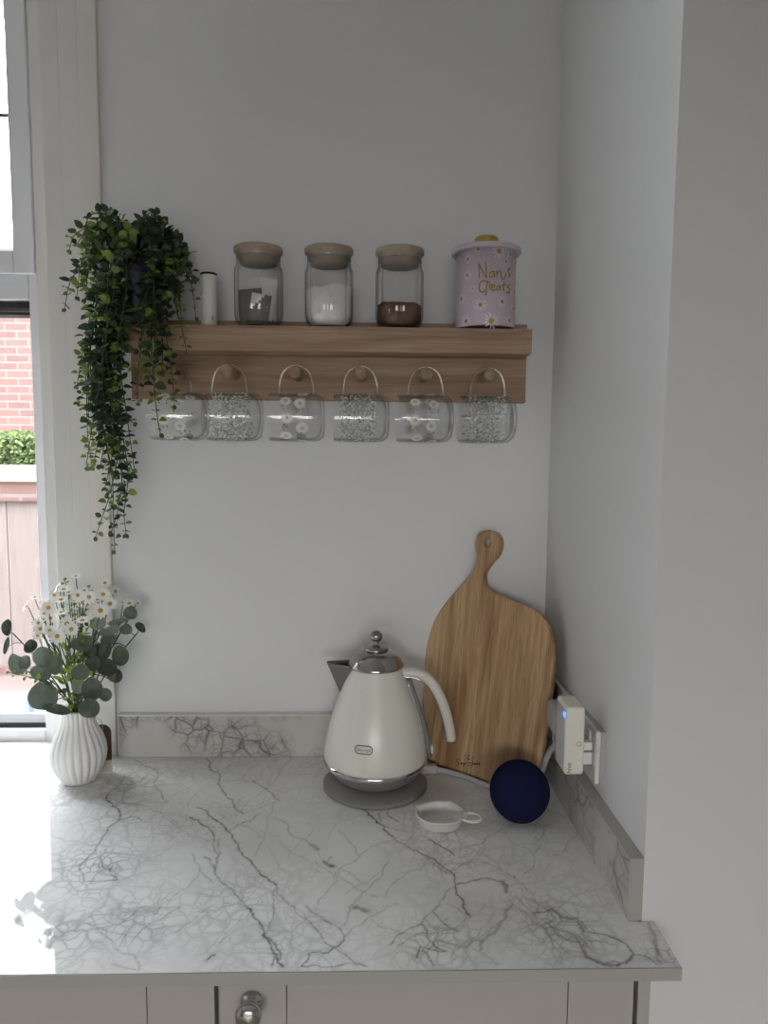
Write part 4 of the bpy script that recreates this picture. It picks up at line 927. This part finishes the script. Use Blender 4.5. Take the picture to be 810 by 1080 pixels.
# badge
ba = -.25; bz = atplane(381.3, 793.3, Vector((KX, KY - .095, 1)), Vector((0, 1, 0))).z
def badge(s_, t_, off): z = bz + t_; r_ = kr(z) + off; a = ba + s_ / .095; return Vector((KX + r_ * math.sin(a), KY - r_ * math.cos(a), z))
ring = []; BW, BH = .0165, .0066
for k in range(41):
    a = 2 * PI * k / 40; cx_ = (BW - BH) * (1 if math.cos(a) > 0 else -1); ring.append((cx_ + BH * math.cos(a), BH * math.sin(a)))
q = MB(); q.tube([badge(a, b_2, .0006) for a, b_2 in ring], .0009, 6, 1)
ctr_ = [badge(0, 0, .0005)] + [badge(a * .96, b_2 * .96, .0005) for a, b_2 in ring[:-1]]
q.add(ctr_, [(0, 1 + k, 1 + (k + 1) % 40) for k in range(40)], 0, False)
vs, fs = text_mesh('DeLonghi', .0068); q.add([badge(v.x, v.y, .0009) for v in vs], fs, 1, False)
q.build('badge', [M['cream'], M['darkgrey']], kt)
q = MB(); A_ = badge(0, 0, 0); q.sphere((KX - .009, KY - .0845, ZC + .036), .0014, u=10, v=8); q.build('indicator', M['blackplastic'], kt)

# kettle lead: grey cable from the base, along the counter, up to the plug
lead = [(.118, -.108, ZC + .006), (.135, -.094, ZC + .006), (.160, -.091, ZC + .0055), (.200, -.116, ZC + .0055), (.243, -.157, ZC + .0055), (.275, -.180, ZC + .0055), (.308, -.175, ZC + .0065), (.331, -.172, ZC + .035), (.342, -.190, ZC + .085), (.346, -.213, 1.030), (.3465, -.2185, 1.048)]
cab = kb
q = MB(); q.tube(catmull(lead, 8), .0053, 10); q.build('cable', M['greyplastic'], cab)
q = MB(); q.box(.120, .152, -.099, -.083, ZC + .001, ZC + .017, .003, xf=None); tag(q.build('cable_outlet', M['greyplastic'], cab), 'grey block where the cable leaves the base')
q = MB()
q.box(.333, .3655, -.244, -.194, 1.058, 1.108, .009, seg=4); q.build('plug', M['greyplastic'], cab)
q = MB(); 
for k in range(5): q.lathe([(.0001, 0), (.0072, 0), (.0072, .0026), (.0001, .0026)], .3465, -.2185, 16, axis=Matrix.Translation((0, 0, 1.040 + .0042 * k)))
q.lathe([(.0001, 1.040), (.0058, 1.040), (.0066, 1.060), (.0001, 1.060)], .3465, -.2185, 16); q.build('strain_relief', M['greyplastic'], cab)

# ------------------------------------------------------------------ chopping board leaning in the corner
B1 = atz(464, 811); B2 = atz(516, 828); ud = (B2 - B1); ud.z = 0; ud.normalize(); n0 = Vector((-ud.y, ud.x, 0))
if n0.y < 0: n0 = -n0
LEAN = .088 / .47
vd = (n0 * LEAN + Vector((0, 0, 1))).normalized(); fn = ud.cross(vd).normalized()     # front normal
if fn.y > 0: fn = -fn
OUT = [(501, 573), (502.5, 588), (499, 602), (489, 616), (476, 630), (463, 646), (454, 665), (448.5, 690), (446.5, 730), (446, 768), (448, 792), (453, 804), (464, 811), (490, 819.5), (516, 828), (536, 834.5), (552, 834), (563, 822), (570, 800), (576, 768), (581, 728), (583.5, 698), (582.5, 678), (577, 660), (566, 647), (550, 638), (532, 630.5), (518, 624), (511.5, 617), (510.5, 606), (517, 595), (525, 586), (528, 573), (524, 563.5), (514.5, 560), (505, 563.5)]
def buv(px_, py_): P = atplane(px_, py_, B1, fn) - B1; return P.dot(ud), P.dot(vd)
uv = [buv(*p) for p in OUT]
BD = .0085
cu = bpy.data.curves.new('cb', 'CURVE'); cu.dimensions = '2D'; cu.fill_mode = 'BOTH'; cu.extrude = BD - .003; cu.bevel_depth = .003; cu.bevel_resolution = 2; cu.offset = -.003
def spl(pts):
    sp = cu.splines.new('POLY'); sp.points.add(len(pts) - 1); sp.use_cyclic_u = True
    for p_, (a, b2) in zip(sp.points, pts): p_.co = (a, b2, 0, 1)
closed = uv + uv[:1]; P_ = [Vector((a, max(b2, .0012), 0)) for a, b2 in uv]
sm_ = catmull([P_[-1]] + P_ + [P_[0], P_[1]], 4)[4:-5]
spl([(v.x, max(v.y, .0012)) for v in sm_])
hc = buv(513.6, 572.5); hr = .0085
spl([(hc[0] + hr * math.cos(-2 * PI * k / 24), hc[1] + hr * math.sin(-2 * PI * k / 24)) for k in range(24)])
ob = bpy.data.objects.new('cb', cu); COL.objects.link(ob); dg = bpy.context.evaluated_depsgraph_get(); dg.update()
me = bpy.data.meshes.new_from_object(ob.evaluated_get(dg)); bpy.data.objects.remove(ob)
me.materials.clear(); me.materials.append(M['board'])
brd = bpy.data.objects.new('chopping_board', me); COL.objects.link(brd)
Oc = B1 - fn * BD + Vector((0, 0, .0018))
brd.matrix_world = Matrix(((ud.x, vd.x, fn.x, Oc.x), (ud.y, vd.y, fn.y, Oc.y), (ud.z, vd.z, fn.z, Oc.z), (0, 0, 0, 1)))
tag(brd, 'large wooden chopping board with a holed handle leaning in the corner', 'chopping board')
def cs(x_, y_): return buv(470 + x_ / 13.5, 780 + y_ / 13.5)
SAY = [[(200, 285), (165, 290), (160, 320), (185, 345), (180, 375), (150, 380)], [(235, 345), (212, 352), (218, 368), (238, 350), (244, 368)], [(252, 346), (258, 362), (272, 348)], [(276, 346), (268, 372), (250, 392), (262, 372), (300, 345)],
       [(362, 350), (335, 345), (325, 375), (345, 392), (372, 378)], [(385, 318), (382, 372)], [(382, 362), (398, 350), (402, 372)], [(408, 364), (424, 358), (414, 350), (408, 366), (424, 374)], [(432, 364), (448, 358), (438, 350), (432, 366), (448, 374)], [(466, 350), (454, 358), (466, 366), (456, 374)], [(474, 364), (490, 358), (480, 350), (474, 366), (492, 374)],
       [(262, 235), (268, 245)], [(290, 232), (296, 242)], [(325, 238), (340, 245)], [(300, 275), (330, 290), (358, 290)], [(395, 265), (412, 268)], [(318, 262), (324, 250), (332, 262)]]
q = MB()
for st in SAY:
    q.tube([brd.matrix_world @ Vector((*cs(v.x, v.y), BD + .0002)) for v in catmull([(a, b2, 0) for a, b2 in st], 4)], .0006, 5)
o = q.build('engraving', M['burn']); o.parent = brd; o.matrix_parent_inverse = brd.matrix_world.inverted()

# ------------------------------------------------------------------ smart speaker
EX, EY, EZ, ER = .2770, -.250, ZC + .0450, .0510
sp = thing('smart_speaker', 'round navy fabric smart speaker in front of the chopping board', 'speaker', (EX, EY, ZC))
q = MB(); pr = []
for k in range(25):
    a = -PI / 2 + PI * k / 24; z = EZ + ER * math.sin(a)
    if z < ZC + .003: continue
    pr.append((max(.0001, ER * math.cos(a)), z))
r0 = math.sqrt(ER ** 2 - (EZ - ZC - .003) ** 2)
q.lathe([(r0, ZC + .003)] + pr, EX, EY, 64); q.build('fabric_shell', M['fabric'], sp)
q = MB(); q.lathe([(.0001, ZC + .0005), (r0 - .003, ZC + .0005), (r0 - .0005, ZC + .0015), (r0 - .0005, ZC + .004), (.0001, ZC + .004)], EX, EY, 48); q.build('foot', M['navy'], sp)

# ------------------------------------------------------------------ teapot shaped tea bag dish
dish = thing('tea_bag_holder', 'small white teapot-shaped dish beside the navy speaker', 'dish', (.146, -.272, ZC))
DC = Vector((.1385, -.2745, 0)); RA, RB = .0425, .0370
spa = math.atan2(.030, -.055)
def drim(a):
    r_ = 1.0
    def bumpf(c0, w_, h_): d_ = abs((a - c0 + PI) % (2 * PI) - PI); return h_ * math.exp(-(d_ / w_) ** 2)
    return r_ + bumpf(spa, .10, .21) + bumpf(1.08, .13, .12) + bumpf(-.30, .22, .08)
q = MB(); n = 96; rings = []
def dr(kr_, z, lift=1, sp_=1.0):
    ring = []
    for k in range(n):
        a = 2 * PI * k / n; rr_ = 1 + (drim(a) - 1) * sp_; ring.append((DC.x + RA * kr_ * rr_ * math.cos(a), DC.y + RB * kr_ * rr_ * math.sin(a), z + .004 * (rr_ - 1) * lift))
    return ring
spec = [(.05, ZC + .0006, 0), (.80, ZC + .0006, 0), (.86, ZC + .003, 0), (.90, ZC + .012, 0), (.95, ZC + .0165, .8), (1.0, ZC + .0185, 1), (1.005, ZC + .0205, 1), (.965, ZC + .0212, 1), (.90, ZC + .0185, .9), (.85, ZC + .013, .1), (.76, ZC + .006, 0), (.70, ZC + .0046, 0), (.68, ZC + .0042, 0), (.02, ZC + .0042, 0)]
for k_, z, s_ in spec: rings.append(dr(k_, z, 1, s_))
q.add([p for rg in rings for p in rg], [(i * n + k, i * n + (k + 1) % n, (i + 1) * n + (k + 1) % n, (i + 1) * n + k) for i in range(len(rings) - 1) for k in range(n)])
q.build('bowl', M['dishceramic'], dish)
ha = -.28; hc_ = DC + Vector((math.cos(ha), math.sin(ha), 0)) * .0520; q = MB()
e1 = Vector((math.cos(ha), math.sin(ha), 0)); e2 = Vector((-math.sin(ha), math.cos(ha), 0))
q.tube([hc_ + e1 * .0165 * math.cos(a) + e2 * .0135 * math.sin(a) + Vector((0, 0, ZC + .0190)) for a in [-2.5 + 5.0 * k / 28 for k in range(29)]], (.0028), 10); q.build('handle', M['dishceramic'], dish)

# ------------------------------------------------------------------ sockets and hub on the right wall
def socket(y0, y1, label, grp='double sockets on the right wall'):
    t = thing('wall_socket', label, 'socket', (XR, (y0 + y1) / 2, 1.029), grp)
    q = MB(); q.box(XR - .0020, xw(y0) + .003, y0, y1, 1.0305, 1.1165, .0006); q.build('back_box', M['greyplastic'], t)
    q = MB(); q.box(XR - .0095, XR - .0015, y0 + .001, y1 - .001, 1.0315, 1.1155, .003, seg=3); q.build('face_plate', M['plastic'], t)
    for yc in (y0 + .037, y1 - .037):
        q = MB(); q.box(XR - .0125, XR - .0090, yc - .011, yc + .002, 1.092, 1.108, .001); q.build('switch', M['plastic'], t)
        q = MB(); q.box(XR - .0099, XR - .0092, yc - .003, yc + .003, 1.072, 1.080); q.box(XR - .0099, XR - .0092, yc - .015, yc - .008, 1.052, 1.056); q.box(XR - .0099, XR - .0092, yc + .008, yc + .015, 1.052, 1.056); q.build('pin_slot', M['blackplastic'], t)
socket(-.364, -.218, 'white double wall socket behind the plugged-in white hub')
socket(-.214, -.068, 'white double wall socket deeper in the corner, beside the chopping board')
q = MB(); q.box(.342, .366, -.150, -.118, 1.090, 1.118, .004); tag(q.build('plug', M['blackplastic']), 'black plug in the socket behind the right edge of the chopping board', 'plug')
hub = thing('wifi_hub', 'white plug-in hub with a blue light on the right wall socket', 'hub', (.336, -.333, 1.045))
q = MB(); q.box(.3205, .3505, -.360, -.304, 1.046, 1.154, .0045, seg=4); hb = q.build('body', M['warmplastic'], hub)
q = MB(); q.box(.3199, .3212, -.3535, -.3105, 1.052, 1.148, .0004); tag(q.build('side_panel', M['sideplastic'], hub), 'grey side panel')
q = MB(); q.box(.3193, .3206, -.3555, -.3475, 1.136, 1.144, .0003); tag(q.build('indicator_light', M['led'], hub), 'glowing blue light')
q = MB(); q.box(.350, .3665, -.350, -.3365, 1.058, 1.078, .001); q.box(.350, .3665, -.350, -.3365, 1.081, 1.094, .001); q.build('plug_adapter', M['plastic'], hub)
q = MB(); q.tube([(.342 + .0032 * math.cos(a), -.3603, 1.096 + .0036 * math.sin(a)) for a in [2 * PI * k / 20 for k in range(21)]], .0004, 5, cap=False); q.build('button', M['darkgrey'], hub)
vs, fs = text_mesh('hive', .0105); q = MB()
q.add([(.3275 - v.y, -.3604, 1.0580 + v.x) for v in vs], fs, 0, False); q.sphere((.3345, -.3602, 1.096), .0006, u=8, v=6); q.build('lettering', M['darkgrey'], hub)

# ------------------------------------------------------------------ outdoors
GZ = .30
b = MB(); b.box(-14, 8, .31, 20, -.1, GZ); struct('ground', b, M['paving'], 'pinkish paved yard outside the window', 'ground')
fz = 2.35
def zat(py, Y, px_=20): return aty(px_, py, Y).z
fence = thing('garden_fence', 'pinkish board fence outside the window, below the hedge', 'fence', (-2, fz, GZ))
zt0, zt1 = zat(528, fz), zat(508, fz)
for k in range(14):
    x0 = -3.6 + k * .19; q = MB(); q.box(x0, x0 + .187, fz, fz + .02, GZ + .05, zt0, .003); q.build('board', M['boards'], fence)
q = MB(); q.box(-3.7, -.9, fz - .03, fz + .05, zt0, zt1); q.build('rail', M['brick'], fence)
q = MB(); q.box(-3.7, -.9, fz - .05, fz + .10, zt1, zat(491, fz), .01); q.build('coping', M['coping'], fence)
q = MB(); q.box(-3.7, -.9, fz - .02, fz + .03, GZ, GZ + .05); q.build('gravel_board', M['brick'], fence)
hz = 3.0; hb_ = MB(); r = random.Random(9); z0, z1 = GZ, zat(456, hz)
hb_.curtone = .0; hb_.box(-4.6, -1.0, hz + .05, hz + .5, z0, z1 - .04)
for k in range(9000):
    x_ = r.uniform(-2.9, -1.5); zz_ = r.uniform(1.15, z1); y_ = hz + r.uniform(-.02, .07) if r.random() < .8 else hz + r.uniform(0, .5)
    if y_ > hz + .07: zz_ = z1 - r.uniform(0, .05)
    hb_.curtone = r.uniform(0, 1); hb_.leaf((x_, y_, zz_), (r.uniform(-1, 1), r.uniform(-1, .2), r.uniform(-.6, 1)), (r.uniform(-.5, .5), -1, r.uniform(-.2, 1)), .028, .009, 0, .1, .1, 3)
tag(hb_.build('hedge', M['hedge'], tone=True), 'clipped green hedge outside, between fence and brick house', 'hedge')
hy = 5.6
house = thing('brick_house', 'red brick house outside the window with a tiled roof', 'house', (-4, hy, GZ))
ze = 3.35
q = MB(); q.box(-10, 1.5, hy, hy + 5, GZ, ze); q.build('wall', M['brick'], house)
q = MB(); A = Matrix.Translation((-4.25, hy - .25, ze)) @ Matrix.Rotation(math.radians(38), 4, 'X'); q.box(-6.2, 6.0, 0, 3.6, 0, .08, xf=None)
o = q.build('roof', M['tiles'], None); o.parent = house; o.matrix_parent_inverse = house.matrix_world.inverted(); o.matrix_world = A
q = MB(); q.tube([(-10, hy - .25, ze - .02), (1.6, hy - .25, ze - .02)], .06, 10); q.build('gutter', M['darkgrey'], house)

# polythene sheet slumped against the lower pane outside
q = MB(); n = 10; vs = []; fs = []
cn = [aty(31, 727, .45), aty(45, 742, .45), aty(38, 765, .40), aty(14, 757, .40)]
for i in range(n + 1):
    for j in range(n + 1):
        u_, v_ = i / n, j / n; p = cn[0].lerp(cn[1], u_).lerp(cn[3].lerp(cn[2], u_), v_); p.y += .012 * math.sin(u_ * 9) * math.cos(v_ * 4) + .0; vs.append(p)
fs = [(i * (n + 1) + j, i * (n + 1) + j + 1, (i + 1) * (n + 1) + j + 1, (i + 1) * (n + 1) + j) for i in range(n) for j in range(n)]
zmin = min(v.z for v in vs)
q.add(vs, fs); q.add([v + Vector((0, .004, 0)) for v in vs], [f[::-1] for f in fs])
pbag = thing('polythene_sheet', 'pale blue polythene sheet outside, low behind the vase', 'sheet', (vs[0].x, .4, GZ)); q.build('sheet', M['polythene'], pbag)
q = MB(); q.box(vs[0].x - .25, vs[0].x + .3, .405, .60, GZ, zmin + .004, .01); tag(q.build('planter', M['brick']), 'low brick planter wall just outside the window, under the blue sheet', 'planter')

# ------------------------------------------------------------------ light
SKY, FILL, EXPO = 15.0, 120.0, .62
wd = bpy.data.worlds.new('sky'); sc.world = wd; wd.use_nodes = True; t = wd.node_tree; bg = t.nodes['Background']
tc = t.nodes.new('ShaderNodeTexCoord'); sx = t.nodes.new('ShaderNodeSeparateXYZ'); rp = t.nodes.new('ShaderNodeValToRGB')
t.links.new(tc.outputs['Generated'], sx.inputs[0]); t.links.new(sx.outputs['Z'], rp.inputs['Fac'])
e = rp.color_ramp.elements; e[0].position = 0; e[0].color = (.35, .365, .38, 1); e[1].position = 1; e[1].color = (.93, .97, 1.0, 1)
t.links.new(rp.outputs['Color'], bg.inputs['Color']); bg.inputs['Strength'].default_value = SKY
def area(name, loc, rot, sx_, sy_, power, col):
    l = bpy.data.lights.new(name, 'AREA'); l.shape = 'RECTANGLE'; l.size = sx_; l.size_y = sy_; l.energy = power; l.color = col
    o = bpy.data.objects.new(name, l); COL.objects.link(o); o.location = loc; o.rotation_euler = rot; return o
area('added_rear_fill', (-.3, HALLY + .1, 2.40), (PI / 2, 0, 0), 3.0, 1.7, FILL, (1.0, .985, .96))  # added fill lamp behind the camera, stands for no known source
sc.view_settings.view_transform = 'Standard'; sc.view_settings.look = 'None'; sc.view_settings.exposure = EXPO; sc.view_settings.gamma = 1; sc.view_settings.use_curve_mapping = False
